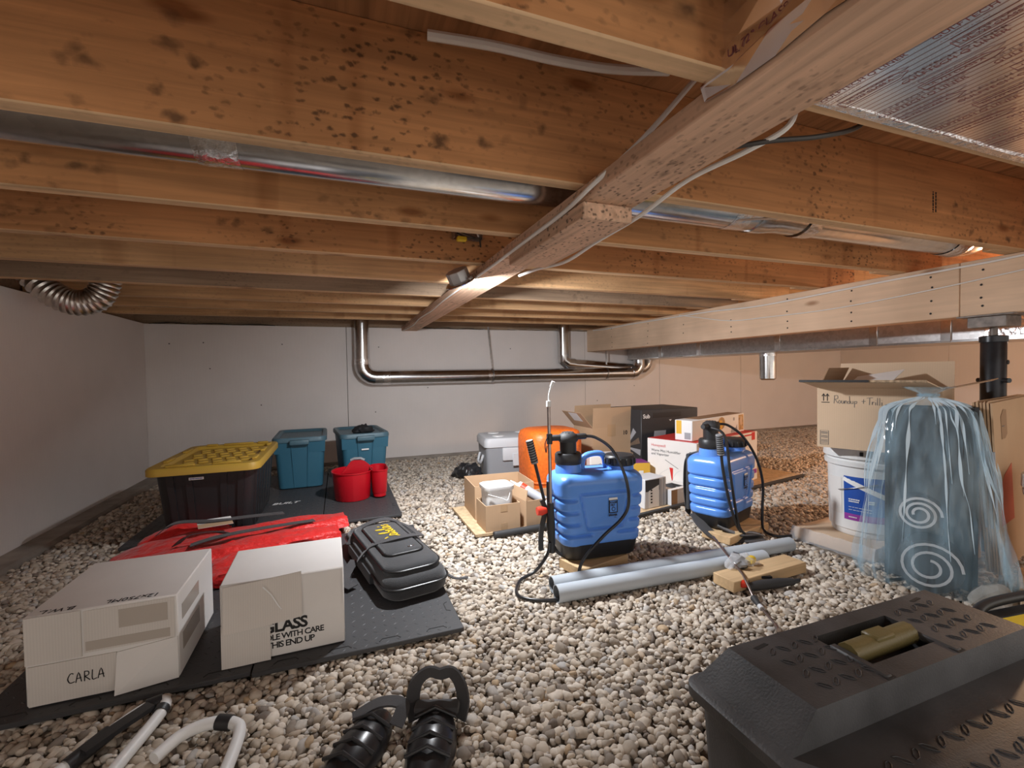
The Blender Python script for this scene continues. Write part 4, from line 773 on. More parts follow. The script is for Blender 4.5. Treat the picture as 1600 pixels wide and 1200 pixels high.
# humidifier box
hw = thing('humidifier_box', 'large white and red humidifier carton behind the right sprayer', 'box', (1.962, 2.140, BZ), math.radians(18)); w, d, h = 0.80, 0.34, 0.335
m = MB(); m.bbox(0, w, 0, d, 0, h, 0.003, 1); obj('body', m, 'white_card', hw)
m = MB(); m.box(0.004, w-0.004, 0.004, d-0.004, h, h+0.0008); obj('red_top', m, 'red_ink', hw, smooth=0)
printed(hw, 'red_line', 0.02, w-0.06, h-0.022, h-0.012, -0.0002, 'red_ink'); printed(hw, 'red_tab', w-0.085, w-0.035, h-0.055, h-0.002, -0.0004, 'red_ink')
printed(hw, 'violet_band', 0.4, w-0.01, 0.045, 0.075, -0.0002, 'violet_print')
lettering(hw, 'Honeywell', 0.024, (-0.0006, d-0.03, h-0.048), (0, -1, 0), (0, 0, 1), 'red_ink')
lettering(hw, 'Warm Mist Humidifier', 0.0225, (-0.0006, d-0.03, h-0.080), (0, -1, 0), (0, 0, 1), 'ink')
lettering(hw, 'and Vaporizer', 0.0225, (-0.0006, d-0.03, h-0.102), (0, -1, 0), (0, 0, 1), 'ink')
tri_print(hw, 'red_wedge', [(-0.0002, 0.180, 0.165), (-0.0002, 0.155, 0.165), (-0.0002, 0.158, 0.085), (-0.0002, 0.164, 0.085)], (-0.0005, 0, 0), 'red_ink')
strokes(hw, [[(0.13, 0.21), (0.22, 0.165)], [(0.06, 0.10), (0.10, 0.06)]], (-0.0002, d, 0), (0, -1, 0), (0, 0, 1), 0.003, 'ink_grey', 'graphic_line', 1)
strokes(hw, [[(0.05, 0.02), (0.09, 0.11), (0.16, 0.16)], [(0.17, 0.06), (0.20, 0.13), (0.24, 0.16)]], (-0.0002, d, 0), (0, -1, 0), (0, 0, 1), 0.002, 'grey_light', 'graphic_line', 6)
pt = thing('pet_photo_box', 'long carton printed with cat and dog photos on the humidifier carton', 'box', (1.985, 2.200, BZ+0.337), math.radians(19)); w, d, h = 0.70, 0.115, 0.125
m = MB(); m.bbox(0, w, 0, d, 0, h, 0.003, 1); obj('body', m, 'paper', pt)
m = MB(); m.box(0.10, w-0.003, 0.01, d-0.003, h, h+0.0006); obj('top_print', m, 'card_dark', pt, smooth=0)
printed_l(pt, 'yellow_panel', 0.07, d-0.01, 0.04, h-0.003, -0.0002, 'yellow_print'); printed_l(pt, 'grey_panel', 0.01, 0.05, 0.01, 0.05, -0.0008, 'grey_print')
def oval(o, name, cx_, cz_, rx, rz_, y, mat): 
    tri_print(o, name, [(cx_+rx*math.cos(2*PI*i/16), y, cz_+rz_*math.sin(2*PI*i/16)) for i in range(16)], (0, -0.0004, 0), mat)
oval(pt, 'photo_print', 0.37, 0.080, 0.048, 0.040, -0.0002, 'tan_print'); oval(pt, 'photo_print', 0.355, 0.07, 0.03, 0.03, -0.0008, 'yellow_print')
printed(pt, 'photo_print', w-0.085, w-0.012, 0.012, h-0.008, -0.0002, 'tan_print'); oval(pt, 'photo_print', w-0.050, 0.075, 0.018, 0.034, -0.0010, 'card_pale')
tri_print(pt, 'photo_print', [(0.50, -0.0002, 0.004), (0.60, -0.0002, 0.004), (0.590, -0.0002, 0.055), (0.575, -0.0002, 0.035), (0.53, -0.0002, 0.032), (0.515, -0.0002, 0.05)], (0, -0.0005, 0), 'grey_print')
printed(pt, 'photo_print', 0.24, 0.255, 0.005, 0.08, -0.0002, 'tan_print'); printed(pt, 'photo_print', 0.27, 0.28, 0.005, 0.08, -0.0002, 'tan_print'); printed(pt, 'icon', 0.535, 0.555, 0.085, 0.105, -0.0002, 'grey_print')
yb = thing('yellow_carton', 'small yellow and purple carton next to the black speaker box', 'box', (1.760, 2.46, BZ), -0.25); m = MB(); m.bbox(-0.10, 0.075, -0.06, 0.08, 0, 0.19, 0.003, 1); obj('body', m, 'yellow_print', yb)
m = MB(); m.box(-0.098, 0.073, -0.058, 0.078, 0.19, 0.1906); obj('purple_top', m, 'purple', yb, smooth=0); printed(yb, 'label', 0.0, 0.03, 0.115, 0.142, -0.0602, 'paper')
g1 = thing('printed_carton', 'grey and white carton with small black icons at the chipboard edge', 'box', (1.640, 2.180, BZ), math.radians(8)); w, d, h = 0.165, 0.13, 0.165
m = MB(); m.bbox(-w/2, w/2, -d/2, d/2, 0, h, 0.003, 1); obj('body', m, 'grey_light', g1); printed(g1, 'dark_panel', -w/2+0.005, 0.03, 0.095, h-0.006, -d/2-0.0002, 'dark_print'); tri_print(g1, 'white_panel', [(-0.055, -d/2-0.0008, 0.004), (0.024, -d/2-0.0008, 0.004), (0.024, -d/2-0.0008, 0.125), (-0.055, -d/2-0.0008, 0.098)], (0, -0.0004, 0), 'paper')
for i in range(5): printed(g1, 'icon', -0.040, -0.028, 0.028+0.017*i, 0.037+0.017*i, -d/2-0.0013, 'ink')
printed(g1, 'dark_panel', 0.028, 0.045, 0.004, 0.155, -d/2-0.0005, 'grey_print'); printed(g1, 'side_stripe', 0.058, 0.066, 0.004, 0.16, -d/2-0.0005, 'grey_print')
g2 = thing('grey_carton', 'low grey carton with an open frame lid behind the right sprayer', 'box', (1.828, 2.195, BZ), math.radians(10)); open_box(g2, 0.19, 0.15, 0.085, 'grey_light'); 
m = MB(); m.box(-0.095, 0.095, -0.075, -0.045, 0.0855, 0.0885); m.box(-0.095, 0.095, 0.045, 0.075, 0.0855, 0.0885); m.box(-0.095, -0.055, -0.045, 0.045, 0.0855, 0.0885); m.box(0.055, 0.095, -0.045, 0.045, 0.0855, 0.0885); obj('lid_frame', m, 'white_card', g2, smooth=0)
printed(g2, 'label', -0.095, -0.045, 0.004, 0.085, -0.0752, 'card_dark'); lettering(g2, 'EDI-BB-BH', 0.014, (-0.01, -0.0758, 0.065), (1, 0, 0), (0, 0, 1), 'paper')

# ------------------------------------------------------------------ backpack sprayers
def sprayer(label, loc, rz):
    o = thing('backpack_sprayer', label, 'sprayer', loc, rz, group='blue backpack sprayers')
    W_, D_ = 0.375, 0.205; z0, z1 = 0.052, 0.338
    # black skirt
    m = MB(); m.loft([rrect(0.300, 0.165, 0.05, 0.0, 7), rrect(0.310, 0.175, 0.055, 0.004, 7), rrect(0.335, 0.190, 0.06, 0.062, 7)]); obj('base', m, 'black', o)
    # tank with moulded grooves
    nz, nc = 76, 22
    gz = [0.098, 0.143, 0.190, 0.240]
    trap = [(-0.075, 0.120), (0.075, 0.120), (0.108, 0.262), (-0.108, 0.262)]
    def dseg(px, pz, a, b):
        ax, az = a; bx, bz = b; t = max(0, min(1, ((px-ax)*(bx-ax)+(pz-az)*(bz-az))/((bx-ax)**2+(bz-az)**2))); return math.hypot(px-ax-t*(bx-ax), pz-az-t*(bz-az))
    rings = []
    for i in range(nz+1):
        f_ = i/nz; z = z0+(z1-z0)*f_
        sx = 0.905+0.095*min(1, f_/0.72) ; ins = 0.0
        if z < z0+0.014: ins = 0.010*(1-(z-z0)/0.014)**2
        if z > z1-0.042: q = (z-(z1-0.042))/0.042; ins = 0.042*(1-math.sqrt(max(0, 1-q*q)))
        base = rrect(1, 1, 0.01, 0, 1)
        # dense rounded rectangle: straight runs subdivided
        w_, d_, r_ = W_*sx-2*ins, D_*(0.93+0.07*f_)-2*ins, 0.052; r_ = min(r_, d_/2-0.001)
        ring = []
        def run(p, q, n_):
            for k in range(n_): ring.append((p[0]+(q[0]-p[0])*k/n_, p[1]+(q[1]-p[1])*k/n_))
        def arc(cx_, cy_, a0, n_=8):
            for k in range(n_): a = math.radians(a0+90*k/n_); ring.append((cx_+r_*math.cos(a), cy_+r_*math.sin(a)))
        run((-w_/2+r_, -d_/2), (w_/2-r_, -d_/2), 46); arc(w_/2-r_, -d_/2+r_, -90); run((w_/2, -d_/2+r_), (w_/2, d_/2-r_), 6); arc(w_/2-r_, d_/2-r_, 0)
        run((w_/2-r_, d_/2), (-w_/2+r_, d_/2), 8); arc(-w_/2+r_, d_/2-r_, 90); run((-w_/2, d_/2-r_), (-w_/2, -d_/2+r_), 6); arc(-w_/2+r_, -d_/2+r_, 180)
        out = []
        for (x, y) in ring:
            g = 0.0
            for k, zz in enumerate(gz):
                lim = (0.050, 0.100, 0.108, 0.116)[k]
                if y > -d_/2+0.003 or abs(x) > lim: g = max(g, math.exp(-((z-zz)/0.0062)**2)*min(1, max(0, (abs(x)-lim)/0.01)) if y <= -d_/2+0.003 else math.exp(-((z-zz)/0.0062)**2))
            dep = 0.012*g
            if y <= -d_/2+0.003:
                dt = min(dseg(x, z, trap[a], trap[(a+1) % 4]) for a in range(4)); dep = max(dep, 0.010*math.exp(-(dt/0.0055)**2))
                dep -= 0
            nrm = Vector((x/(w_/2) if abs(x) > w_/2-r_ else 0, y/(d_/2) if abs(y) > d_/2-r_-1e-4 else 0, 0)); nrm = nrm.normalized() if nrm.length else nrm
            out.append((x-nrm.x*dep, y-nrm.y*dep, z))
        rings.append(out)
    m = MB(); m.loft(rings); obj('tank', m, 'blue', o, smooth=50)
    # necks, collars, pump
    m = MB(); m.lathe([(0.054, 0.318), (0.053, 0.350), (0.049, 0.376)], 28, c=(-0.115, 0, 0)); obj('pump_neck', m, 'blue', o)
    m = MB(); m.lathe([(0.053, 0.370), (0.055, 0.374), (0.054, 0.408), (0.049, 0.414)], 28, c=(-0.115, 0, 0)); obj('pump_collar', m, 'black', o)
    m = MB(); m.lathe([(0.034, 0.410), (0.034, 0.462)], 24, c=(-0.115, 0, 0)); obj('pump_cylinder', m, 'black', o)
    m = MB(); m.lathe([(0.037, 0.458), (0.041, 0.465), (0.041, 0.475), (0.035, 0.488), (0.018, 0.498)], 24, c=(-0.115, 0, 0)); cap = obj('pump_cap', m, 'black_soft', o)
    for k in range(10):
        a = 2*PI*k/10; m = MB(); m.tube([(-0.115+0.038*math.cos(a), 0.038*math.sin(a), 0.476), (-0.115+0.020*math.cos(a), 0.020*math.sin(a), 0.497)], 0.0028, 6); obj('cap_ridge', m, 'black_soft', cap)
    for s in (-1, 1):
        m = MB(); m.lathe([(0.0125, 0.03), (0.0125, 0.075), (0.0105, 0.08)], 14, axis='X', c=(-0.115, 0, 0.476)) if s > 0 else m.lathe([(0.0105, -0.080), (0.0125, -0.075), (0.0125, -0.03)], 14, axis='X', c=(-0.115, 0, 0.476)); obj('hose_port', m, 'black_soft', o)
    m = MB(); m.lathe([(0.060, 0.325), (0.058, 0.360)], 28, c=(0.115, -0.005, 0)); obj('filler_neck', m, 'blue', o)
    m = MB(); m.lathe([(0.062, 0.352), (0.065, 0.356), (0.065, 0.384), (0.058, 0.392), (0.030, 0.395)], 32, c=(0.115, -0.005, 0)); lid = obj('filler_cap', m, 'black', o)
    for k in range(16):
        a = 2*PI*k/16; m = MB(); m.bbox(0.062, 0.069, -0.005, 0.005, 0.357, 0.382, 0.0015, 1); m.xf(Matrix.Translation((0.115, -0.005, 0)) @ Matrix.Rotation(a, 4, 'Z')); obj('cap_grip', m, 'black', lid)
    m = MB(); m.tube(smooth_path([(-0.045, 0.02, 0.325), (-0.043, 0.02, 0.372), (-0.018, 0.02, 0.394), (0.038, 0.02, 0.396), (0.060, 0.02, 0.372), (0.064, 0.02, 0.325)], 5), 0.0125, 14); obj('carry_handle', m, 'blue', o)
    # harness pad at the back and straps
    m = MB(); m.bbox(-0.13, 0.13, 0.100, 0.122, 0.05, 0.33, 0.010, 2); obj('back_pad', m, 'dark_cloth', o)
    for s in (-1, 1): strap_path([(s*0.07, 0.115, 0.325), (s*0.080, 0.138, 0.28), (s*0.085, 0.142, 0.16), (s*0.09, 0.130, 0.06), (s*0.12, 0.115, 0.03)], 0.045, o, 'shoulder_strap', up=(0, 1, 0))
    # logo
    y = -D_/2*0.975-0.0032
    printed(o, 'sticker_strip', 0.012, 0.050, 0.232, 0.241, y, 'paper'); printed(o, 'logo_panel', 0.012, 0.050, 0.180, 0.232, y, 'ink'); y -= 0.0006
    printed(o, 'logo_field', 0.016, 0.046, 0.184, 0.229, y, 'blue'); y -= 0.0006
    lettering(o, 'POWER', 0.0105, (0.0162, y, 0.2185), (1, 0, 0), (0, 0, 1), 'ink', bold=0.0004, spacing=0.75); lettering(o, 'FIST', 0.0125, (0.0185, y, 0.2075), (1, 0, 0), (0, 0, 1), 'ink', bold=0.0004, spacing=0.9)
    m = MB(); m.lathe([(0.0085, -0.0004), (0.0085, 0.0)], 14, axis='Y', c=(0.031, y, 0.196)); obj('logo_mark', m, 'ink', o); m = MB(); m.lathe([(0.006, -0.0008), (0.006, 0.0)], 14, axis='Y', c=(0.031, y, 0.196)); obj('logo_mark', m, 'blue', o)
    lettering(o, 'SPRAYER', 0.0105, (0.010, y+0.0008, 0.168), (1, 0, 0), (0, 0, 1), 'ink', bold=0.0004, spacing=0.9); lettering(o, '15 L', 0.007, (0.034, y+0.0008, 0.160), (1, 0, 0), (0, 0, 1), 'ink')
    return o
def hose_part(o, pts, r=0.0062, name='hose', mat='hose', n=8):
    m = MB(); m.tube(smooth_path(pts, n), r, 10); return obj(name, m, mat, o)
def wand(o, path_top, path_bottom, tipdir):
    pass
S1 = sprayer('blue backpack sprayer in front of the orange drum, lance standing upright', (0.980, 1.655, 0.047), math.radians(-4))
hose_part(S1, [(-0.04, 0.0, 0.476), (0.0, -0.02, 0.470), (0.045, -0.075, 0.425), (0.075, -0.125, 0.32), (0.080, -0.135, 0.22), (0.045, -0.140, 0.165), (-0.04, -0.150, 0.11), (-0.125, -0.155, 0.035), (-0.155, -0.17, -0.02), (-0.17, -0.20, -0.036), (-0.24, -0.27, -0.038), (-0.34, -0.26, -0.038), (-0.40, -0.20, -0.038), (-0.36, -0.10, -0.036), (-0.29, -0.075, -0.02), (-0.245, -0.085, 0.04), (-0.235, -0.09, 0.09)])
# pump lever on the left
m = MB(); m.tube([(-0.240, -0.05, 0.240), (-0.280, -0.05, 0.405)], 0.0065, 10); m.xf(Matrix.Identity(4)); obj('pump_lever', m, 'black', S1)
m = MB(); m.tube([(-0.277, -0.05, 0.390), (-0.298, -0.05, 0.480)], 0.0135, 14); lv = obj('lever_grip', m, 'grey_mid', S1)
for k in range(9):
    p = Vector((-0.2785, -0.05, 0.398))+Vector((-0.020, 0, 0.085))*(k/9); m = MB(); m.tube([p, p+Vector((-0.0018, 0, 0.005))], 0.0150, 14); obj('grip_ring', m, 'black_soft', lv)
m = MB(); m.tube(smooth_path([(-0.250, -0.05, 0.245), (-0.240, -0.055, 0.20), (-0.262, -0.07, 0.13), (-0.268, -0.08, 0.06)], 5), 0.007, 10, flat=(0.018, 0.010)); obj('trigger', m, 'black_soft', S1)
m = MB(); m.lathe([(0.016, -0.018), (0.018, 0.0), (0.012, 0.02)], 14, axis='X', c=(-0.256, -0.06, 0.205)); obj('red_knob', m, 'red_bit', S1)
m = MB(); m.tube([(-0.222, -0.08, 0.045), (-0.224, -0.075, 0.15), (-0.221, -0.07, 0.235)], [0.012, 0.017, 0.012], 12); obj('spray_gun', m, 'black', S1)
m = MB(); m.tube([(-0.221, -0.07, 0.23), (-0.215, -0.05, 0.43), (-0.209, -0.03, 0.610)], 0.0068, 10); obj('lance', m, 'lance', S1)
m = MB(); m.tube([(-0.213, -0.045, 0.46), (-0.212, -0.042, 0.50)], 0.012, 10); obj('lance_clip', m, 'black', S1)
hose_part(S1, [(-0.222, -0.05, 0.49), (-0.235, -0.055, 0.465), (-0.232, -0.055, 0.43), (-0.225, -0.05, 0.455)], 0.002, 'wire_loop')
m = MB(); m.tube([(-0.209, -0.03, 0.606), (-0.2085, -0.03, 0.628)], 0.010, 10); obj('lance_nut', m, 'white', S1)
m = MB(); m.tube(smooth_path([(-0.208, -0.03, 0.626), (-0.206, -0.03, 0.656), (-0.197, -0.035, 0.690)], 5), 0.0035, 8); obj('lance_tip', m, 'white', S1)
m = MB(); m.tube([(-0.199, -0.034, 0.684), (-0.191, -0.040, 0.705)], [0.006, 0.0075], 10); obj('nozzle', m, 'white', S1)
hose_part(S1, [(-0.205, 0.0, 0.30), (-0.20, 0.0, 0.10), (-0.175, 0.0, 0.02), (-0.15, -0.02, 0.0)], 0.007, 'drain_hose')
S2 = sprayer('blue backpack sprayer turned sideways in front of the humidifier carton', (1.755, 1.745, 0.047), math.radians(21))
hose_part(S2, [(-0.04, 0.0, 0.476), (0.005, -0.03, 0.468), (0.06, -0.08, 0.41), (0.105, -0.125, 0.30), (0.125, -0.145, 0.18), (0.105, -0.150, 0.06), (0.06, -0.17, -0.02), (0.045, -0.22, -0.036), (0.09, -0.27, -0.036), (0.20, -0.30, -0.036), (0.26, -0.36, -0.036), (0.22, -0.55, -0.036), (0.06, -0.72, -0.036), (-0.10, -0.71, -0.030), (-0.18, -0.67, -0.026)])
m = MB(); m.tube(smooth_path([(-0.235, -0.10, 0.415), (-0.215, -0.10, 0.30), (-0.17, -0.11, 0.14), (-0.12, -0.125, 0.02), (-0.09, -0.14, -0.02)], 5), 0.0065, 10); obj('pump_lever', m, 'black', S2)
m = MB(); m.tube([(-0.252, -0.10, 0.455), (-0.234, -0.10, 0.365)], 0.0145, 14); lv = obj('lever_grip', m, 'grey_mid', S2)
for k in range(9):
    p = Vector((-0.251, -0.10, 0.450))+Vector((0.017, 0, -0.083))*(k/9); m = MB(); m.tube([p, p+Vector((0.001, 0, -0.005))], 0.0158, 14); obj('grip_ring', m, 'black_soft', lv)
m = MB(); m.tube(smooth_path([(-0.195, -0.04, 0.476), (-0.192, -0.10, 0.44), (-0.170, -0.115, 0.26), (-0.125, -0.13, 0.04), (-0.10, -0.15, -0.01)], 6), 0.006, 10); obj('lever_rod', m, 'black', S2)
strap_path([(-0.160, 0.06, 0.050), (-0.185, 0.01, 0.010), (-0.180, -0.06, -0.026), (-0.11, -0.14, -0.032), (-0.03, -0.20, -0.032)], 0.05, S2, 'harness_strap', up=(0, 0, 1), th=0.006)
strap_path([(-0.16, -0.05, 0.02), (-0.12, -0.12, -0.012), (-0.05, -0.17, -0.016), (0.0, -0.18, -0.030)], 0.04, S2, 'harness_strap', up=(0, 0, 1), th=0.006)
# spray gun and lance on the gravel (belongs to the second sprayer's hose)
gun = thing('spray_gun', 'black spray gun with a red knob on the gravel by the plank', 'spray gun', (1.33, 1.205, 0.016), math.radians(-9))
m = MB(); m.tube([(0.0, 0, 0.004), (0.05, 0, 0.006), (0.13, 0, 0.006), (0.185, 0, 0.004)], [0.013, 0.017, 0.016, 0.012], 12); obj('grip', m, 'black_soft', gun)
m = MB(); m.tube(smooth_path([(0.01, 0.018, 0.016), (0.06, 0.032, 0.020), (0.12, 0.030, 0.014)], 5), 0.006, 10, flat=(0.012, 0.009)); obj('trigger', m, 'black', gun)
m = MB(); m.lathe([(0.010, -0.022), (0.014, -0.016), (0.014, 0.0), (0.010, 0.004)], 14, axis='X', c=(-0.004, 0.010, 0.014)); obj('red_knob', m, 'red_bit', gun)
m = MB(); m.tube([(0.18, 0, 0.004), (0.215, 0.005, 0.003)], [0.011, 0.007], 10); obj('strain_relief', m, 'black', gun)
la = thing('spray_lance', 'thin metal spray lance lying diagonally across the plank to the gravel', 'lance', (1.222, 1.005, 0.010))
m = MB(); m.tube([(0.06, 0.13, 0.006), (0.10, 0.215, 0.05), (0.245, 0.50, 0.070)], 0.0042, 10); obj('tube', m, 'lance', la)
m = MB(); m.tube([(0.043, 0.095, 0.004), (0.062, 0.135, 0.010)], [0.007, 0.012], 12); obj('collar', m, 'black_soft', la)
m = MB(); m.tube([(0.036, 0.080, 0.004), (0.044, 0.097, 0.004)], 0.0085, 12); obj('ring', m, 'grey_light', la)
m = MB(); m.tube([(0.0, 0.0, 0.0), (0.037, 0.082, 0.004)], 0.0040, 10); obj('tube', m, 'lance', la)
m = MB(); m.tube([(-0.012, -0.018, -0.002), (0.002, 0.004, 0.0)], 0.0065, 10); obj('nozzle', m, 'lance', la)
# blocks, pipes, plank
def lumber(name, label, loc, rz, L, W_, H_, mat='block', tilt=(0, 0)):
    o = tag(obj(name, MB().bbox(-L/2, L/2, -W_/2, W_/2, 0, H_, 0.0025, 1), mat, loc=loc), label, 'wood block'); o.rotation_euler = (tilt[0], tilt[1], rz); return o
lumber('wood_block', 'wood offcut under the front blue sprayer', (0.945, 1.605, 0.004), math.radians(14), 0.25, 0.14, 0.038)
lumber('wood_block', 'wood offcut under the sideways blue sprayer', (1.755, 1.660, 0.004), math.radians(14), 0.34, 0.14, 0.036)
def pvc(label, a, b, r=0.029):
    o = thing('pvc_pipe', label, 'pipe', a, group='grey plastic pipes'); v_ = Vector(b)-Vector(a); L = v_.length
    rings = []
    m = MB(); m.lathe([(r-0.003, 0.0), (r, 0.0), (r, L), (r-0.003, L)], 28, axis='X', cap0=False, cap1=False)
    q = v_.to_track_quat('X', 'Z').to_matrix().to_4x4(); m.xf(q); obj('pipe_wall', m, 'pvc', o)
    m = MB(); m.lathe([(r-0.003, 0.0), (r-0.003, L)], 28, axis='X', cap0=False, cap1=False); m.xf(q); obj('bore', m, 'pvc_in', o); return o
pvc('longer grey plastic pipe lying nearer the sprayers', (0.690, 1.465, 0.032), (1.80, 1.412, 0.032))
pvc('shorter grey plastic pipe reaching under the loose plank', (0.675, 1.397, 0.032), (1.575, 1.350, 0.032), 0.030)
pl = lumber('plank_offcut', 'clean wood plank offcut with a bag of fittings on it', (1.462, 1.268, 0.005), math.radians(3), 0.385, 0.092, 0.040)
bgie = thing('fittings_bag', 'clear bag of black fittings and a yellow cap on the plank', 'bag', (1.415, 1.300, 0.0455), 0.2)
for i, (x, y, z, r) in enumerate(((-0.045, 0.005, 0.013, 0.013), (-0.022, 0.020, 0.028, 0.014), (0.0, 0.010, 0.018, 0.013), (-0.030, -0.015, 0.012, 0.012), (-0.005, 0.03, 0.03, 0.012))):
    m = MB(); m.lathe([(r*0.7, -0.012), (r, -0.010), (r, 0.010), (r*0.7, 0.012)], 12, axis='XYZ'[i % 3], c=(x, y, z)); obj('fitting', m, 'black', bgie)
m = MB(); m.lathe([(0.014, -0.014), (0.016, 0.0), (0.013, 0.012)], 16, axis='X', c=(0.034, -0.008, 0.018)); obj('yellow_cap', m, 'yellow_cap', bgie)
film_m, n, l, b = _new('clear_film'); b.inputs['Base Color'].default_value = (0.9, 0.9, 0.92, 1); b.inputs['Roughness'].default_value = 0.12; b.inputs['Alpha'].default_value = 0.30
MT['film'] = film_m
blob([(-0.075, 0.02, 0), (-0.03, 0.01, 0), (0.02, 0.0, 0), (0.065, -0.015, 0)], [0.03, 0.075, 0.07, 0.03], [0.006, 0.046, 0.040, 0.004], 'film', bgie, 'bag_film', seed=21, wr=0.003, smooth=20)
# ================================================================== RIGHT SIDE
wbk = thing('wrapped_block', 'low plastic-wrapped block under the white bucket with the blue label', 'block', (2.170, 1.375, 0.0), 0.10)
m = MB(); m.bbox(-0.19, 0.17, -0.16, 0.17, 0, 0.054, 0.006, 2); obj('block', m, 'card_pale', wbk)
m = MB(); nn = 14
for (a, b_) in (((-0.196, -0.166), (-0.196, 0.176)), ((-0.196, -0.166), (0.176, -0.166))):
    rows = []
    for j in range(4):
        z = 0.060-0.020*j; row = []
        for i in range(nn):
            x = a[0]+(b_[0]-a[0])*i/(nn-1); y = a[1]+(b_[1]-a[1])*i/(nn-1); off = 0.012*j/3+0.006*math.sin(i*2.3+j); row.append((x-(off if a[0] == b_[0] else 0), y-(0 if a[0] == b_[0] else off), z))
        rows.append(row)
    v_ = [p for r_ in rows for p in r_]; m.add(v_, [(j*nn+i, (j+1)*nn+i, (j+1)*nn+i+1, j*nn+i+1) for j in range(3) for i in range(nn-1)])
obj('plastic_wrap', m, 'film', wbk, smooth=30)
def bucket(label, loc, rz=0.0, h=0.375):
    o = thing('bucket', label, 'bucket', loc, rz)
    m = MB(); m.lathe([(0.126, 0.0), (0.130, 0.004), (0.132, 0.025), (0.140, 0.030), (0.146, h*0.72), (0.147, h*0.78), (0.158, h*0.785), (0.160, h*0.83), (0.149, h*0.84), (0.150, h-0.045)], 40); obj('pail', m, 'white', o)
    m = MB(); m.lathe([(0.158, h-0.052), (0.163, h-0.048), (0.162, h-0.008), (0.154, h), (0.140, h), (0.136, h-0.014), (0.0, h-0.014)], 40); obj('lid', m, 'white', o); return o
def on_pail(o, name, a0, a1, z0, z1, mat, r0=0.1462, th=0.0008, n=10):
    m = MB(); rr = lambda z: 0.140+0.006*(z-0.03)/(0.27-0.03)+0.0008+(r0-0.1462); rows = []
    for z in (z0, z1): rows.append([(rr(z)*math.cos(math.radians(a0+(a1-a0)*i/n)), rr(z)*math.sin(math.radians(a0+(a1-a0)*i/n)), z) for i in range(n+1)])
    v_ = rows[0]+rows[1]; f_ = [(i, i+1, n+2+i, n+1+i) for i in range(n)]; m.add(v_, f_)
    return obj(name, m, mat, o, smooth=60)
BK = bucket('white bucket with a blue label, carrying the handwritten carton', (2.200, 1.352, 0.0555), 0.0, 0.390)
# label faces the room: angle around 205 degrees
on_pail(BK, 'blue_label', 178, 238, 0.100, 0.262, 'blue_print'); on_pail(BK, 'violet_band', 178, 238, 0.072, 0.100, 'violet_print'); on_pail(BK, 'text_panel', 148, 174, 0.09, 0.25, 'white_card')
def pail_pt(a, z, e=0.0022): r_ = 0.140+0.006*(z-0.03)/(0.24)+e; return (r_*math.cos(math.radians(a)), r_*math.sin(math.radians(a)), z)
m = MB(); m.tube([pail_pt(178+60*i/8, 0.252-0.070*i/8, 0.0018) for i in range(9)], 0.01, flat=(0.020, 0.0010), up=(-0.85, -0.5, 0)); obj('white_stripe', m, 'paper', BK, smooth=0)
m = MB(); m.tube([pail_pt(170, 0.196, 0.006)]+[pail_pt(176+50*i/8, 0.200+0.005*i, 0.006) for i in range(9)], 0.0018, 8); obj('bail_wire', m, 'galv', BK)
for a_, z_, w_, h_, lw in ((186, 0.150, 0.040, 0.018, 0.005), (214, 0.150, 0.020, 0.016, 0.006), (186, 0.112, 0.085, 0.024, 0.0016), (186, 0.082, 0.03, 0.008, 0.004)):
    t_a = math.radians(a_+8); scrawl(BK, w_, h_, Vector(pail_pt(a_, z_, 0.0035)), (-math.sin(t_a), math.cos(t_a), 0), (0, 0, 1), 'paper', 'label_print', 2 if h_ > 0.01 else 1, lw, int(a_*z_*100))
m = MB(); m.bbox(-0.006, 0.006, -0.002, 0.002, -0.008, 0.008, 0.001, 1); m.xf(Matrix.Translation(pail_pt(205, 0.366, 0.0185)) @ Matrix.Rotation(math.radians(205+90), 4, 'Z')); obj('lid_mark', m, 'ink', BK)
# handwritten carton on the bucket
rbx = thing('carton', 'open pale brown carton with handwriting on top of the white bucket', 'box', (1.945, 1.398, 0.4465)); a = math.radians(20)
rbx.rotation_euler = Euler((0.0, 0.0, math.radians(-70)))      # local x runs along the front face to the right
RW, RD, RH = 0.400, 0.340, 0.256
inner = bpy.data.objects.new('x', None); bpy.data.objects.remove(inner)
t_ = 0.005
def rb_part(name, mat, fn): m = MB(); fn(m); return obj(name, m, mat, rbx, smooth=0)
rb_part('wall', 'card_pale', lambda m: m.box(0, RW, 0, t_, 0, RH)); rb_part('wall', 'card_pale', lambda m: m.box(0, RW, RD-t_, RD, 0, RH))
rb_part('wall', 'card_pale', lambda m: m.box(0, t_, t_, RD-t_, 0, RH)); rb_part('wall', 'card_pale', lambda m: m.box(RW-t_, RW, t_, RD-t_, 0, RH)); rb_part('bottom', 'card_pale', lambda m: m.box(t_, RW-t_, t_, RD-t_, 0, t_))
rb_part('flap', 'card_pale', lambda m: m.slab((0.0, 0.0, RH), (RW, 0, 0), (-0.025, -0.135, 0.030), (0, 0.001, 0.004)))
rb_part('torn_edge', 'card_edge', lambda m: m.slab((-0.025, -0.136, RH+0.026), (RW, 0, 0), (0, -0.004, 0.003), (0, 0.001, 0.008)))
rb_part('black_tape', 'black', lambda m: m.slab((-0.026, -0.142, RH+0.028), (0.235, 0, 0), (0, 0.001, 0.009), (0, -0.002, 0)))
rb_part('flap', 'card_pale', lambda m: m.slab((0.0, RD, RH), (RW, 0, 0), (0, 0.015, 0.105), (0, -0.004, 0)))
rb_part('flap', 'card_dark', lambda m: m.slab((0.0, 0.02, RH), (0, RD-0.03, 0), (0.035, 0, 0.085), (0.004, 0, 0)))
rb_part('flap', 'card_dark', lambda m: m.slab((RW, 0.0, RH), (0, RD, 0), (0.125, 0.0, 0.035), (0.001, 0, -0.004)))
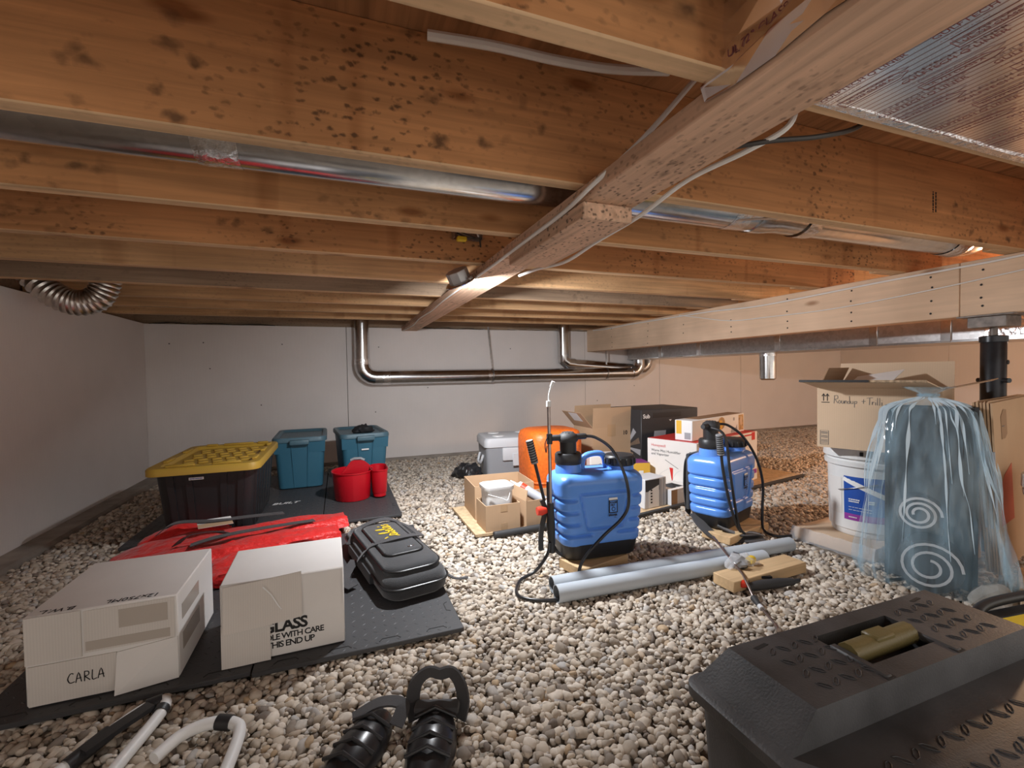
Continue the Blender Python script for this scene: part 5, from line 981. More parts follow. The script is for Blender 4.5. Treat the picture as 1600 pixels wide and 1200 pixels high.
rb_part('shipping_label', 'paper', lambda m: m.slab((0.185, -0.105, RH+0.0290), (0.15, 0, 0), (0.014, 0.085, -0.019), (0, 0, 0.0008)))
strokes(rbx, [[(0.075+0.004*i, 0.012), (0.075+0.004*i, 0.045)] for i in range(4)]+[[(0.105+0.005*i, 0.01), (0.105+0.005*i, 0.06)] for i in range(6)], (0.185, -0.105, RH+0.0300), (1, 0, 0), (0, 0.085, -0.019), 0.003, 'ink', 'label_print', 1)
rb_part('packing_paper', 'paper', lambda m: m.slab((0.07, 0.05, RH-0.02), (0.16, 0.02, 0.03), (0.02, 0.20, 0.06), (0, 0, 0.004)))
strokes(rbx, [[(0.010, 0), (0.040, 0)], [(0.018, 0.006), (0.018, 0.036)], [(0.032, 0.006), (0.032, 0.036)], [(0.012, 0.026), (0.018, 0.037), (0.024, 0.026)], [(0.026, 0.026), (0.032, 0.037), (0.038, 0.026)]], (0.006, -0.0003, RH-0.062), (1, 0, 0), (0, 0, 1), 0.0030, 'ink', 'this_way_up_arrows', 1)
HWR = [[(0.0, 0.0), (0.002, 0.034)], [(0.0, 0.032), (0.012, 0.034), (0.013, 0.022), (0.003, 0.018)], [(0.004, 0.018), (0.013, 0.002)], [(0.019, 0.014), (0.015, 0.006), (0.020, 0.001), (0.024, 0.008), (0.019, 0.014)], [(0.027, 0.014), (0.027, 0.003), (0.033, 0.002), (0.034, 0.013), (0.035, 0.002)],
       [(0.038, 0.013), (0.038, 0.001), (0.039, 0.010), (0.044, 0.012), (0.045, 0.001)], [(0.055, 0.010), (0.049, 0.010), (0.049, 0.002), (0.055, 0.004), (0.054, 0.032), (0.056, 0.001)], [(0.059, 0.012), (0.060, 0.002), (0.066, 0.003), (0.066, 0.012), (0.067, 0.001)], [(0.072, 0.012), (0.071, -0.014)], [(0.072, 0.010), (0.079, 0.011), (0.078, 0.003), (0.072, 0.002)],
       [(0.095, 0.012), (0.109, 0.013)], [(0.102, 0.021), (0.101, 0.003)], [(0.112, 0.026), (0.132, 0.028)], [(0.122, 0.027), (0.121, -0.002)], [(0.130, 0.012), (0.130, -0.001), (0.131, 0.008), (0.137, 0.011)], [(0.141, 0.010), (0.141, -0.002)], [(0.141, 0.017), (0.1415, 0.0185)], [(0.147, 0.028), (0.147, -0.002)], [(0.154, 0.028), (0.154, -0.003)], [(0.161, 0.010), (0.161, -0.003)], [(0.161, 0.017), (0.1615, 0.0185)]]
strokes(rbx, HWR, (0.062, -0.0003, RH-0.066), (1, 0, 0), (0, 0, 1), 0.0020, 'ink_grey', 'handwriting', 3)
strokes(rbx, [[(0, 0), (0.030, 0), (0.030, 0.060), (0, 0.060), (0, 0)]]+[[(0.003, z), (0.027, z)] for z in (0.006, 0.012, 0.016, 0.021, 0.030, 0.034, 0.038, 0.046, 0.051, 0.054)], (0.012, -0.0003, 0.012), (1, 0, 0), (0, 0, 1), 0.0020, 'ink_grey', 'barcode_label', 1)
# wrapped black panel and foam rolls inside a blue bag
pn = thing('tall_black_slab', 'tall black panel standing inside the blue plastic bag', 'panel', (2.005, 1.020, 0.0), math.radians(-66)); m = MB(); m.bbox(-0.125, 0.125, -0.02, 0.02, 0.0, 0.645, 0.004, 1); obj('panel', m, 'black_soft', pn); m = MB(); m.bbox(-0.125, -0.112, -0.026, -0.020, 0.0, 0.645, 0.001, 1); m.bbox(0.112, 0.125, -0.026, -0.020, 0.0, 0.645, 0.001, 1); obj('edge_strip', m, 'steel_black', pn)
vw = Vector((0.90, 0.43, 0)).normalized(); rt_ = Vector((vw.y, -vw.x, 0))
def roll(label, c, r, L, tilt=0.0, turns=3):
    o = thing('foam_roll', label, 'roll', c); q = frame((0, 0, 0), rt_, (0, 0, 1))   # local z points towards the camera
    m = MB(); k = 26; m.lathe([(r, -L), (r, 0), (r-0.004, 0.002), (0, 0.0)], 32, axis='Z', cap0=True, cap1=False); m.xf(q @ Matrix.Rotation(0, 4, 'X')); obj('roll_body', m, 'black_soft', o)
    pts = []; 
    for i in range(int(turns*22)):
        a = i/22*2*PI; rr = r*(0.95-0.72*i/(turns*22)); pts.append((rr*math.cos(a)*1.0, rr*math.sin(a)*1.0, 0.004))
    m = MB(); m.tube(pts, 0.01, flat=(0.008, 0.003), up=(0, 0, 1)); m.xf(q); obj('spiral_edge', m, 'grey_light', o, smooth=0); return o
roll('rolled black foam with a pale spiral end at the bottom of the blue bag', (1.890, 0.962, 0.096), 0.090, 0.10, turns=2.3)
roll('rolled black foam with a pale spiral end, upper one in the blue bag', (1.925, 1.010, 0.262), 0.064, 0.09, turns=2.6)
bag_m, n, l, b = _new('blue_film'); b.inputs['Base Color'].default_value = (0.50, 0.74, 0.90, 1); b.inputs['Roughness'].default_value = 0.10
b.inputs['Specular IOR Level'].default_value = 0.9; b.inputs['Coat Weight'].default_value = 0.6; b.inputs['Coat Roughness'].default_value = 0.08
tc = N(n, 'ShaderNodeTexCoord'); tn = N(n, 'ShaderNodeTexNoise'); tn.inputs['Scale'].default_value = 11; tn.inputs['Detail'].default_value = 2.5; mp = N(n, 'ShaderNodeMapping'); mp.inputs['Scale'].default_value = (2.2, 2.2, 0.40); l.new(tc.outputs['Object'], mp.inputs[0]); l.new(mp.outputs[0], tn.inputs['Vector'])
bp = N(n, 'ShaderNodeBump'); bp.inputs['Strength'].default_value = 0.7; bp.inputs['Distance'].default_value = 0.02; l.new(tn.outputs['Fac'], bp.inputs['Height']); l.new(bp.outputs[0], b.inputs['Normal']); l.new(bp.outputs[0], b.inputs['Coat Normal'])
ra = ramp(n, [(0.35, (0.11,)*3), (0.72, (0.38,)*3)]); l.new(tn.outputs['Fac'], ra.inputs[0]); l.new(ra.outputs[0], b.inputs['Alpha'])
MT['blue_film'] = bag_m
bb = thing('blue_bag', 'translucent blue plastic bag tied at the top over black foam rolls', 'bag', (1.955, 0.990, 0.0))
m = MB(); K = 84; rings = []
prof = [(0.012, 0.40, 0.20), (0.06, 0.42, 0.235), (0.14, 0.40, 0.23), (0.25, 0.375, 0.215), (0.36, 0.345, 0.19), (0.47, 0.31, 0.165), (0.57, 0.28, 0.13), (0.64, 0.255, 0.10), (0.665, 0.18, 0.075), (0.682, 0.06, 0.035), (0.690, 0.030, 0.025), (0.702, 0.050, 0.04), (0.716, 0.10, 0.06), (0.724, 0.13, 0.07)]
prof2 = []
for (p, q) in zip(prof[:-1], prof[1:]):
    for k in range(3): f_ = k/3; prof2.append(tuple(p[i]*(1-f_)+q[i]*f_ for i in range(3)))
prof2.append(prof[-1])
rnd = random.Random(5); ph = [rnd.uniform(0, 6.28) for _ in range(6)]
for z, wv, dv in prof2:
    ring = []; foldamp = 0.055 if z < 0.64 else 0.12
    for j in range(K):
        an = 2*PI*j/K; f1 = 1+foldamp*(math.sin(13*an+ph[0]+1.2*z)+0.8*math.sin(21*an+ph[1]-2*z)+0.6*math.sin(34*an+ph[2]))*(0.5+0.5*math.sin(3*z*6+ph[3]+2*an)) + 0.004*rnd.uniform(-1, 1)
        c_, s_ = math.cos(an), math.sin(an); e = 0.7
        lx = math.copysign(abs(c_)**e, c_)*wv/2*f1; ly = math.copysign(abs(s_)**e, s_)*dv/2*f1
        P_ = Vector((0.045*(z/0.7), 0.035*(z/0.7), z*0.985)) + rt_*lx + vw*ly; ring.append(P_)
    rings.append(ring)
m.loft(rings, False, False); obj('bag_film', m, 'blue_film', bb, smooth=35)
fold_m, n, l, b = _new('folded_film_glint'); b.inputs['Base Color'].default_value = (0.72, 0.86, 0.95, 1); b.inputs['Roughness'].default_value = 0.14; b.inputs['Alpha'].default_value = 0.62; b.inputs['Specular IOR Level'].default_value = 0.9; MT['film_fold_glint'] = fold_m
for q in range(44):       # pleats of doubled film from the knot, white highlights painted into their colour
    j0 = rnd.uniform(0.48, 1.02)*K; i1 = rnd.choice((29, 30, 31)); i0 = max(1, i1-rnd.randint(8, 26)); drift = (j0-0.75*K)*0.012
    pts = []
    for i in range(i1, i0, -1):
        j = int(round(j0+drift*(i1-i)*0.3)) % K; c_ = sum((Vector(p) for p in rings[i]), Vector())/K; p = Vector(rings[i][j]); o_ = (p-c_); o_.z = 0; pts.append(p+o_.normalized()*0.003)
    mm = MB(); wq = rnd.uniform(0.004, 0.013); pp = smooth_path(pts[::2], 4); kk = len(pp); mm.tube(pp, wq, flat=([max(0.0006, wq*(math.sin(PI*min(1, (u+2)/(kk+1)))**0.7)*(0.55+0.45*math.sin(u*0.55+q))) for u in range(kk)], 0.0010), up=(-vw.x, -vw.y, 0)); obj('pleat_glint', mm, 'film_fold_glint', bb, smooth=60)
m = MB()
for i in range(3): pts = [Vector((0.045, 0.035, 0.681))+rt_*(0.03*math.cos(a))+vw*(0.026*math.sin(a))+Vector((0, 0, 0.003*i)) for a in [2*PI*k/16 for k in range(17)]]; m.tube(pts, 0.003, 6)
obj('knot', m, 'blue_film', bb)
# flattened cartons leaning by the post
cs = thing('flat_carton_stack', 'bundle of flattened brown cartons standing on edge before the steel post', 'cardboard', (2.090, 0.858, 0.075), math.radians(12))
for i in range(6):
    m = MB(); x0 = 0.006*random.random(); lean = -0.00; y = 0.0066*i; m.hexa([(x0, y, 0), (0.62, y, 0), (0.62, y+0.0055, 0), (x0, y+0.0055, 0)], [(x0-0.03, y*1.35+0.022, 0.585+0.008*random.random()), (0.60, y*1.35+0.022, 0.59), (0.60, y*1.35+0.0275, 0.59), (x0-0.03, y*1.35+0.0275, 0.585)])
    obj('flat_carton', m, 'card' if i else 'card', cs, smooth=0)
    if i % 2 == 0:
        m = MB(); m.hexa([(x0-0.0235+0.014, y*1.09+0.0058-0.0003, 0.155), (x0-0.008, y*1.09+0.0058-0.0003, 0.155), (x0-0.008, y*1.09+0.0058+0.0055, 0.155), (x0-0.0235+0.014, y*1.09+0.0058+0.0055, 0.155)], [(x0-0.030, y*1.25+0.0157-0.0003, 0.42), (x0-0.020, y*1.25+0.0157-0.0003, 0.42), (x0-0.020, y*1.25+0.0157+0.0055, 0.42), (x0-0.030, y*1.25+0.0157+0.0055, 0.42)]); obj('dark_edge_print', m, 'grey_print', cs, smooth=0)
def cs_pt(x, z): return Vector((x-0.05*z, 0.0373*z-0.0006, z))
tri_print(cs, 'box_icon', [cs_pt(0.09, 0.455), cs_pt(0.135, 0.455), cs_pt(0.165, 0.47), cs_pt(0.165, 0.555), cs_pt(0.125, 0.558), cs_pt(0.09, 0.535)], (0, -0.0005, 0), 'card_dark')
scrawl(cs, 0.03, 0.006, cs_pt(0.096, 0.497)+Vector((0, -0.0010, 0)), (1, 0, 0), (0, 0, 1), 'ink_grey', 'icon_text', 1, 0.003, 3)
tri_print(cs, 'red_print', [cs_pt(0.035, 0.16), cs_pt(0.20, 0.16), cs_pt(0.20, 0.36), cs_pt(0.10, 0.33), cs_pt(0.035, 0.285)], (0, -0.0005, 0), 'red_fade')
kb = thing('brown_carton', 'brown carton standing in shade behind the blue bag', 'box', (2.335, 1.095, 0.0), 0.2); m = MB(); m.bbox(-0.10, 0.10, -0.05, 0.11, 0, 0.44, 0.004, 1); obj('body', m, 'card', kb); m = MB(); m.slab((-0.102, -0.02, 0.40), (0, 0.06, 0.0), (0, 0.03, -0.05), (-0.0006, 0, 0)); obj('dark_mark', m, 'ink_grey', kb, smooth=0)
BR = bucket('white bucket with black lettering and no blue label at the right edge', (2.215, 0.690, 0.075), 0.0, 0.355)
m = MB(); m.tube(smooth_path([pail_pt(160+60*i/6, 0.29-0.11*math.sin(PI*i/6)**0.7, 0.010) for i in range(7)], 4), 0.002, 8); obj('bail_wire', m, 'galv_dull', BR)
aa = math.radians(182); exx = (0, 0, 1)
def script_line(z0, z1, ang, amp, n_, seed):
    rnd = random.Random(seed); pts = []
    for k_ in range(n_): z = z0+(z1-z0)*k_/(n_-1); pts.append(pail_pt(ang+amp*(1 if k_ % 2 else -0.6)*rnd.uniform(0.5, 1), z+rnd.uniform(-0.002, 0.004), 0.0035))
    m = MB(); m.tube(smooth_path(pts, 3), 0.0016, 6); return obj('scrawled_writing', m, 'ink', BR)
script_line(0.06, 0.15, 192, 2.6, 20, 1); script_line(0.155, 0.25, 190, 5.0, 12, 2)
m = MB(); m.tube([pail_pt(186, 0.05, 0.003), pail_pt(198, 0.05, 0.003), pail_pt(198, 0.16, 0.003)], 0.0012, 6); obj('scrawled_writing', m, 'ink', BR)
wbR = lumber('wood_chunk', 'rough wood chunk under the right edge bucket', (2.13, 0.725, 0.0), 0.4, 0.30, 0.20, 0.074, 'card_edge')
def rock(label, loc, s, seed):
    rnd = random.Random(seed); bm = bmesh.new(); bmesh.ops.create_icosphere(bm, subdivisions=2, radius=1)
    for v in bm.verts: k = 1+0.12*math.sin(3*v.co.x+seed)+0.1*math.sin(4*v.co.y+2*v.co.z); v.co = Vector((v.co.x*s[0]*k, v.co.y*s[1]*k, max(-0.3, v.co.z)*s[2]*k))
    zmin = min(v.co.z for v in bm.verts)
    for v in bm.verts: v.co.z -= zmin
    me = bpy.data.meshes.new('rock'); bm.to_mesh(me); bm.free(); me.materials.append(MT['stone']); o = bpy.data.objects.new('rock', me); COL.objects.link(o); o.location = loc; return tag(o, label, 'stone')
rock('flat pale rock in front of the flattened cartons', (2.005, 0.835, -0.004), (0.085, 0.06, 0.052), 3)

# ================================================================== FOREGROUND
tx = thing('tool_box', 'large black plastic toolbox with tread pattern lid and olive handle', 'toolbox', (0.885, 0.46, 0.0), 0.0)
X0, X1, Y0, Y1 = -0.335, 0.340, -0.20, 0.172
m = MB(); m.loft([rrect(X1-X0-0.06, Y1-Y0-0.05, 0.02, 0.0, 3, 0, -0.014), rrect(X1-X0-0.03, Y1-Y0-0.03, 0.025, 0.232, 3, 0, -0.014)]); obj('body', m, 'tool_black', tx)
m = MB(); m.loft([rrect(X1-X0, Y1-Y0, 0.03, 0.232, 4, 0, -0.014), rrect(X1-X0+0.006, Y1-Y0+0.006, 0.03, 0.236, 4, 0, -0.014), rrect(X1-X0+0.006, Y1-Y0+0.006, 0.03, 0.252, 4, 0, -0.014), rrect(X1-X0-0.008, Y1-Y0-0.008, 0.028, 0.256, 4, 0, -0.014)]); lidp = obj('lid', m, 'tool_black', tx)
hx0, hx1, hy0, hy1, hz = -0.262, 0.290, -0.012, 0.146, 0.305; rx0, rx1, ry0, ry1 = -0.098, 0.098, 0.024, 0.112
m = MB(); b0 = [(-0.318, -0.018, 0.2555), (0.324, -0.018, 0.2555), (0.324, 0.162, 0.2555), (-0.318, 0.162, 0.2555)]; t0 = [(hx0, hy0, hz), (hx1, hy0, hz), (hx1, hy1, hz), (hx0, hy1, hz)]
m.add(b0+t0, [(0, 1, 5, 4), (1, 2, 6, 5), (2, 3, 7, 6), (3, 0, 4, 7)])
gxs = [hx0, rx0, rx1, hx1]; gys = [hy0, ry0, ry1, hy1]; m.add([(x, y, hz) for y in gys for x in gxs], [(j*4+i, j*4+i+1, (j+1)*4+i+1, (j+1)*4+i) for j in range(3) for i in range(3) if not (i == 1 and j == 1)])
rf = [(rx0, ry0), (rx1, ry0), (rx1, ry1), (rx0, ry1)]; m.add([(x, y, hz) for x, y in rf]+[(x*0.96, ry0+0.004+(y-ry0)*0.92, hz-0.048) for x, y in rf], [(0, 4, 5, 1), (1, 5, 6, 2), (2, 6, 7, 3), (3, 7, 4, 0), (4, 7, 6, 5)])
hump = obj('lid_hump', m, 'tool_black', tx, smooth=0)
m = MB(); m.tube([(-0.084, 0.062, hz-0.006), (0.084, 0.066, hz-0.006)], 0.019, 10); obj('handle', m, 'bronze', tx)
m = MB(); m.bbox(-0.024, 0.024, 0.050, 0.080, hz+0.004, hz+0.0145, 0.003, 1); obj('handle_emblem', m, 'bronze', tx)
for s in (-1, 1):
    m = MB(); m.bbox(s*0.092-0.008, s*0.092+0.008, hy0+0.004, 0.085, hz-0.012, hz+0.003, 0.003, 1); obj('handle_arm', m, 'tool_black', tx)
    m = MB(); m.bbox(s*0.092-0.010, s*0.092+0.010, hy0+0.002, hy0+0.016, hz-0.001, hz+0.0008, 0.0003, 1); obj('hinge_slot', m, 'ink', tx)
    m = MB(); m.slab((s*0.150-(0.075 if s < 0 else -0.055), 0.128, hz+0.0002), (0.030, 0.004, 0), (0.004, -0.006, 0), (0, 0, 0.0004)); obj('slot', m, 'ink', tx, smooth=0)
br = MB(); br.tube([(-0.012, 0, 0), (-0.006, 0.0034, 0.0008), (0.006, 0.0034, 0.0008), (0.012, 0, 0), (0.006, -0.0034, 0.0008), (-0.006, -0.0034, 0.0008), (-0.012, 0, 0)], 0.0008, 5); brm = br.mesh('tread_bump'); brm.materials.append(MT['tool_black'])
for s, xa in ((-1, -0.20), (1, 0.125)):
    for i in range(5):
        for j in range(4):
            x, y = xa+0.026*i+(0.006 if s > 0 else -0.004), hy0+0.030+0.030*j; obj('tread_bump', brm, 'tool_black', hump, loc=(x, y, hz), rot=(0, 0, 0.6 if (i+j) % 2 else -0.9))
for i in range(22):
    for j in range(3):
        obj('tread_bump', brm, 'tool_black', lidp, loc=(-0.30+0.029*i, -0.165+0.045*j, 0.2563), rot=(0, 0, 0.6 if (i+j) % 2 else -0.9))
for y in (-0.12, 0.0, 0.10): m = MB(); m.bbox(X0-0.0045, X0+0.002, y, y+0.035, 0.240, 0.248, 0.001, 1); obj('brass_pin', m, 'bronze', tx)
yo = thing('organizer_case', 'black case with a yellow panel at the right edge behind the toolbox', 'case', (1.50, 0.54, 0.0), -0.12); m = MB(); m.bbox(-0.16, 0.30, -0.16, 0.11, 0, 0.175, 0.012, 2); obj('body', m, 'tool_black', yo)
m = MB(); m.bbox(-0.13, 0.27, -0.13, 0.06, 0.175, 0.185, 0.004, 1); yp = obj('yellow_panel', m, 'yellow_cap', yo)
for k in range(6): m = MB(); m.bbox(-0.11+0.06*k, -0.075+0.06*k, -0.11, 0.04, 0.185, 0.190, 0.002, 1); obj('panel_rib', m, 'yellow_cap', yp)
m = MB(); m.tube(smooth_path([(-0.06, 0.085, 0.165), (-0.045, 0.100, 0.182), (0.04, 0.110, 0.190), (0.28, 0.110, 0.190)], 6), 0.012, 12); obj('carry_handle', m, 'black', yo)
# white tubular folding frame, lower left
ff_ = thing('folding_frame', 'white tubular folding frame with black clamps below the handwritten carton', 'frame', (-0.42, 1.21, 0.0))
for pts in ([(-0.16, -0.16, 0.02), (-0.08, -0.02, 0.026), (-0.02, 0.055, 0.032), (0.012, 0.070, 0.034), (0.024, 0.050, 0.032), (0.015, 0.0, 0.028), (-0.01, -0.10, 0.024), (-0.03, -0.22, 0.022)], [(0.05, -0.10, 0.02), (0.085, -0.055, 0.024), (0.135, -0.045, 0.028), (0.185, -0.062, 0.026), (0.20, -0.10, 0.022), (0.19, -0.22, 0.020)]):
    m = MB(); m.tube(smooth_path(pts, 6), 0.0125, 14); obj('tube', m, 'white', ff_)
for a, b_ in (((-0.105, -0.065, 0.024), (-0.062, 0.005, 0.029)), ((-0.015, 0.062, 0.033), (0.014, 0.070, 0.034)), ((0.020, 0.030, 0.030), (0.022, 0.045, 0.032)), ((0.150, -0.046, 0.028), (0.178, -0.058, 0.026))):
    m = MB(); m.tube([a, b_], 0.0155, 14); obj('clamp', m, 'black', ff_)
m = MB(); m.tube([(-0.085, -0.05, 0.036), (-0.04, 0.0, 0.042), (0.0, 0.045, 0.044)], 0.010, 12, flat=(0.028, 0.010), up=(0, 0, 1)); obj('latch', m, 'black', ff_)
# black strapped pads at the bottom
def pad(label, loc, rz, strap):
    o = thing('strapped_pad', label, 'pad', loc, rz, group='black strapped pads')
    m = MB(); rings = []
    for i in range(9):
        f_ = i/8; y = -0.17+0.19*f_; wv = 0.052*math.sin(PI*(0.15+0.75*f_))**0.6; rings.append([(wv*math.cos(PI*k/12)*1.0, y, 0.006+0.042*math.sin(PI*k/12)*(0.6+0.4*math.sin(PI*f_))) for k in range(13)]+[(wv*math.cos(PI*k/12)*0.9, y, 0.002+0.036*math.sin(PI*k/12)*(0.6+0.4*math.sin(PI*f_))) for k in range(12, -1, -1)])
    m.loft(rings); obj('shell', m, 'hose', o)
    for k in range(4): m = MB(); m.tube([(-0.045, -0.13+0.035*k, 0.030), (0, -0.13+0.035*k, 0.052), (0.045, -0.13+0.035*k, 0.030)], 0.004, 8); obj('ridge', m, 'black', o)
    if strap: strap_path([(-0.050, 0.0, 0.005), (-0.058, 0.012, 0.040), (-0.050, 0.020, 0.078), (-0.022, 0.024, 0.100), (0.004, 0.024, 0.094), (0.030, 0.024, 0.098), (0.050, 0.018, 0.075), (0.058, 0.010, 0.040), (0.050, 0.0, 0.005)], 0.032, o, 'strap', 'dark_web', 0.006, up=(0, 0, 1), n=6); m = MB(); m.bbox(-0.050, 0.050, -0.02, 0.012, 0.028, 0.046, 0.006, 2); obj('cushion', m, 'dark_web', o)
    else: strap_path([(-0.05, -0.02, 0.03), (0.0, 0.012, 0.050), (0.05, 0.02, 0.048), (0.055, -0.02, 0.030)], 0.03, o, 'strap', 'dark_web', 0.005, up=(0, 0, 1))
    return o
pad('black pad with its strap standing up in a loop on the gravel', (0.190, 1.020, 0.0), -0.35, True)
pad('glossy black pad lying beside the looped strap', (0.062, 1.050, 0.0), -0.6, False)

# ================================================================== PEBBLES (children of the floor: the largest 300 singly, the rest as one part)
def pebble_mat(name, src):
    m, n, l, b = _new(name); b.inputs['Roughness'].default_value = 0.8; b.inputs['Specular IOR Level'].default_value = 0.3
    if src == 'object': f_ = N(n, 'ShaderNodeObjectInfo').outputs['Random']
    else: a = N(n, 'ShaderNodeAttribute'); a.attribute_name = 'tone'; f_ = a.outputs['Fac']
    r = ramp(n, [(0.0, (0.20, 0.165, 0.14)), (0.10, (0.34, 0.29, 0.24)), (0.30, (0.54, 0.465, 0.38)), (0.55, (0.66, 0.575, 0.475)), (0.78, (0.74, 0.665, 0.575)), (0.92, (0.47, 0.45, 0.43)), (1.0, (0.52, 0.38, 0.24))]); l.new(f_, r.inputs[0])
    tc = N(n, 'ShaderNodeTexCoord'); t = N(n, 'ShaderNodeTexNoise'); t.inputs['Scale'].default_value = 60 if src != 'object' else 1.6; t.inputs['Detail'].default_value = 5; l.new(tc.outputs['Object'], t.inputs['Vector'])
    r2 = ramp(n, [(0.3, (0.82, 0.80, 0.78)), (0.7, (1.05, 1.05, 1.05, 1))]); l.new(t.outputs['Fac'], r2.inputs[0]); mx = N(n, 'ShaderNodeMixRGB', blend_type='MULTIPLY'); mx.inputs[0].default_value = 1; l.new(r.outputs[0], mx.inputs[1]); l.new(r2.outputs[0], mx.inputs[2]); l.new(mx.outputs[0], b.inputs['Base Color']); return m
PM_O, PM_A = pebble_mat('pebble_stone', 'object'), pebble_mat('pebble_stone_bulk', 'attr')
def ico(sub):
    bm = bmesh.new(); bmesh.ops.create_icosphere(bm, subdivisions=sub, radius=1.0); v = np.array([p.co[:] for p in bm.verts]); f = np.array([[q.index for q in p.verts] for p in bm.faces]); bm.free(); return v, f
V1, F1 = ico(1); V2, F2 = ico(2)
def lump(v, k):
    r = np.random.default_rng(k); a = r.normal(size=(3, 3)); g = 1 + 0.15*np.sin(v @ a[0]*1.3+k) + 0.13*np.sin(v @ a[1]*1.7+2*k) - 0.16*np.abs(v @ a[2])/2
    p = v*g[:, None]
    for c_ in range(7):        # worn flats
        nrm = r.normal(size=3); nrm /= np.linalg.norm(nrm); dd_ = p @ nrm; lim = r.uniform(0.62, 0.86); p = p - np.where(dd_ > lim, (dd_-lim)*0.9, 0)[:, None]*nrm
    return p*1.10
covers = [(-0.80, 0.335, 1.335, 2.40), (-0.95, 0.305, 2.58, 4.0), (0.60, 1.48, 2.11, 2.78), (0.565, 1.20, 0.27, 0.62), (1.92, 2.24, 1.18, 1.48), (1.36, 1.78, 0.40, 0.64)]
def hidden(x, y):
    h_ = np.zeros(len(x), bool); e = 0.03
    for a, b_, c_, d_ in covers: h_ |= (x > a+e) & (x < b_-e) & (y > c_+e) & (y < d_-e)
    ca, sa = math.cos(math.radians(10.4)), math.sin(math.radians(10.4)); lx = (x-1.47)*ca+(y-2.055)*sa; ly = -(x-1.47)*sa+(y-2.055)*ca; h_ |= (lx > e) & (lx < 1.68-e) & (ly > e) & (ly < 0.93-e); return h_
def field(sp, y0, y1):
    gx = np.arange(XL+0.11, XR-0.03, sp); gy = np.arange(y0, y1, sp*0.866); X, Y = np.meshgrid(gx, gy); X = X + (np.arange(len(gy)) % 2)[:, None]*sp/2
    X = X.ravel()+RNG.uniform(-0.42, 0.42, X.size)*sp; Y = Y.ravel()+RNG.uniform(-0.42, 0.42, Y.size)*sp
    d = X*math.sin(YAW)+Y*math.cos(YAW); s = X*math.cos(YAW)-Y*math.sin(YAW)
    k = (d > 0.42) & (np.abs(s) < d*1.26+0.25) & (X > XL+0.115) & (X < XR-0.03) & (Y < YB-0.045) & ~hidden(X, Y); return X[k], Y[k], d[k]
xa, ya, da = field(0.0156, 0.25, 2.8); k = da < 1.90; xa, ya = xa[k], ya[k]
xb, yb_, db = field(0.0205, 0.05, YB); k = db >= 1.90; xb, yb_ = xb[k], yb_[k]
# the 300 nearest that show, singly
f3 = np.array(_f); r3 = np.array(_r2); u3 = np.array(_u2); P3 = np.stack([xa, ya, np.zeros_like(xa)-CAM_H], 1); dep = P3 @ f3; pxx = 800+F_PX*(P3 @ r3)/dep; pyy = 600-F_PX*(P3 @ u3)/dep
vis = (pxx > 250) & (pxx < 1090) & (pyy < 1135) & (pyy > 900) & ~((pxx > 500) & (pxx < 740) & (pyy > 1050)) & ~((pxx < 400) & (pyy > 1080))
idx = np.where(vis)[0]; idx = idx[np.argsort(np.hypot(xa[idx], ya[idx]))][:300]; single = np.zeros(len(xa), bool); single[idx] = True
def sizes(n): L = np.clip(RNG.lognormal(math.log(0.0108), 0.28, n), 0.0065, 0.020); return np.stack([L, L*RNG.uniform(0.62, 0.9, n), L*RNG.uniform(0.45, 0.72, n)], 1)
VAR = []
for q in range(10):
    p = lump(V2, q+1); me = bpy.data.meshes.new('pebble'); me.from_pydata(p.tolist(), [], F2.tolist()); me.polygons.foreach_set('use_smooth', [True]*len(F2)); me.materials.append(PM_O); VAR.append(me)
sz = sizes(len(idx))*1.08
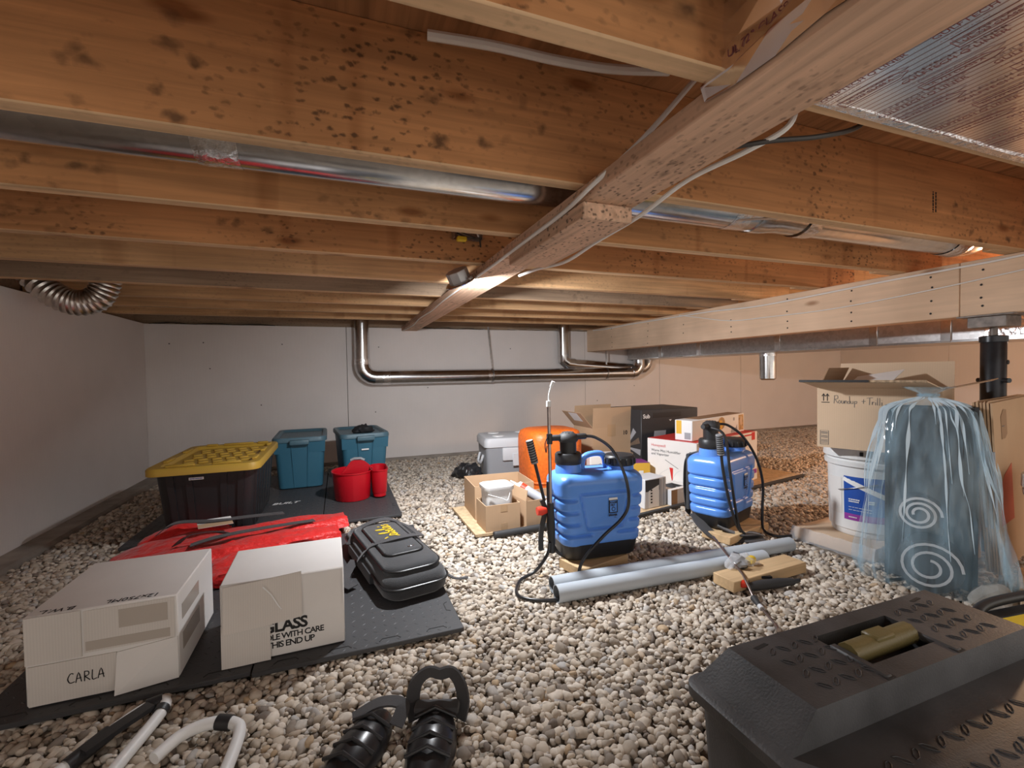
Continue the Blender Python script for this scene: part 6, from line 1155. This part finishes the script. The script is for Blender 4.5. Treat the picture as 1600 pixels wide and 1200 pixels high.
for q, i in enumerate(idx):
    o = bpy.data.objects.new('pebble', VAR[q % 10]); COL.objects.link(o); o.parent = floor; o.scale = sz[q]; o.rotation_euler = (random.gauss(0, 0.35), random.gauss(0, 0.35), random.uniform(0, 6.28)); o.location = (xa[i], ya[i], -0.006+random.uniform(-0.003, 0.005))
def bulk(name, xs, ys, V, F, z0, sc):
    n_ = len(xs); nv, nf = len(V), len(F); S_ = sizes(n_)*sc; A = RNG.normal(0, 0.4, (n_, 2)); Z = RNG.uniform(0, 6.283, n_)
    base = np.stack([lump(V, q+1) for q in range(12)])[RNG.integers(0, 12, n_)]*S_[:, None, :]
    cx_, sx_ = np.cos(A[:, 0])[:, None], np.sin(A[:, 0])[:, None]; y, z = base[..., 1]*cx_-base[..., 2]*sx_, base[..., 1]*sx_+base[..., 2]*cx_; x = base[..., 0]
    cy_, sy_ = np.cos(A[:, 1])[:, None], np.sin(A[:, 1])[:, None]; x, z = x*cy_+z*sy_, -x*sy_+z*cy_
    cz_, sz_ = np.cos(Z)[:, None], np.sin(Z)[:, None]; x, y = x*cz_-y*sz_, x*sz_+y*cz_
    co_ = np.stack([x+xs[:, None], y+ys[:, None], z+z0+RNG.uniform(-0.004, 0.005, n_)[:, None]], 2).reshape(-1, 3).astype(np.float32)
    fi = (F[None]+(np.arange(n_)*nv)[:, None, None]).reshape(-1).astype(np.int32); me = bpy.data.meshes.new(name)
    me.vertices.add(len(co_)); me.vertices.foreach_set('co', co_.ravel()); me.loops.add(len(fi)); me.loops.foreach_set('vertex_index', fi)
    me.polygons.add(n_*nf); me.polygons.foreach_set('loop_start', np.arange(0, n_*nf*3, 3, dtype=np.int32)); me.polygons.foreach_set('use_smooth', np.ones(n_*nf, bool)); me.update(calc_edges=True)
    at = me.attributes.new('tone', 'FLOAT', 'POINT'); at.data.foreach_set('value', np.repeat(RNG.random(n_), nv).astype(np.float32)); me.materials.append(PM_A)
    o = bpy.data.objects.new(name, me); COL.objects.link(o); o.parent = floor; o['kind'] = 'stuff'; return n_
n1 = bulk('pebbles', xa[~single], ya[~single], V2, F2, -0.006, 1.0)
n2 = bulk('pebbles', xb, yb_, V1, F1, -0.007, 1.24)
print('pebbles', n1, n2)
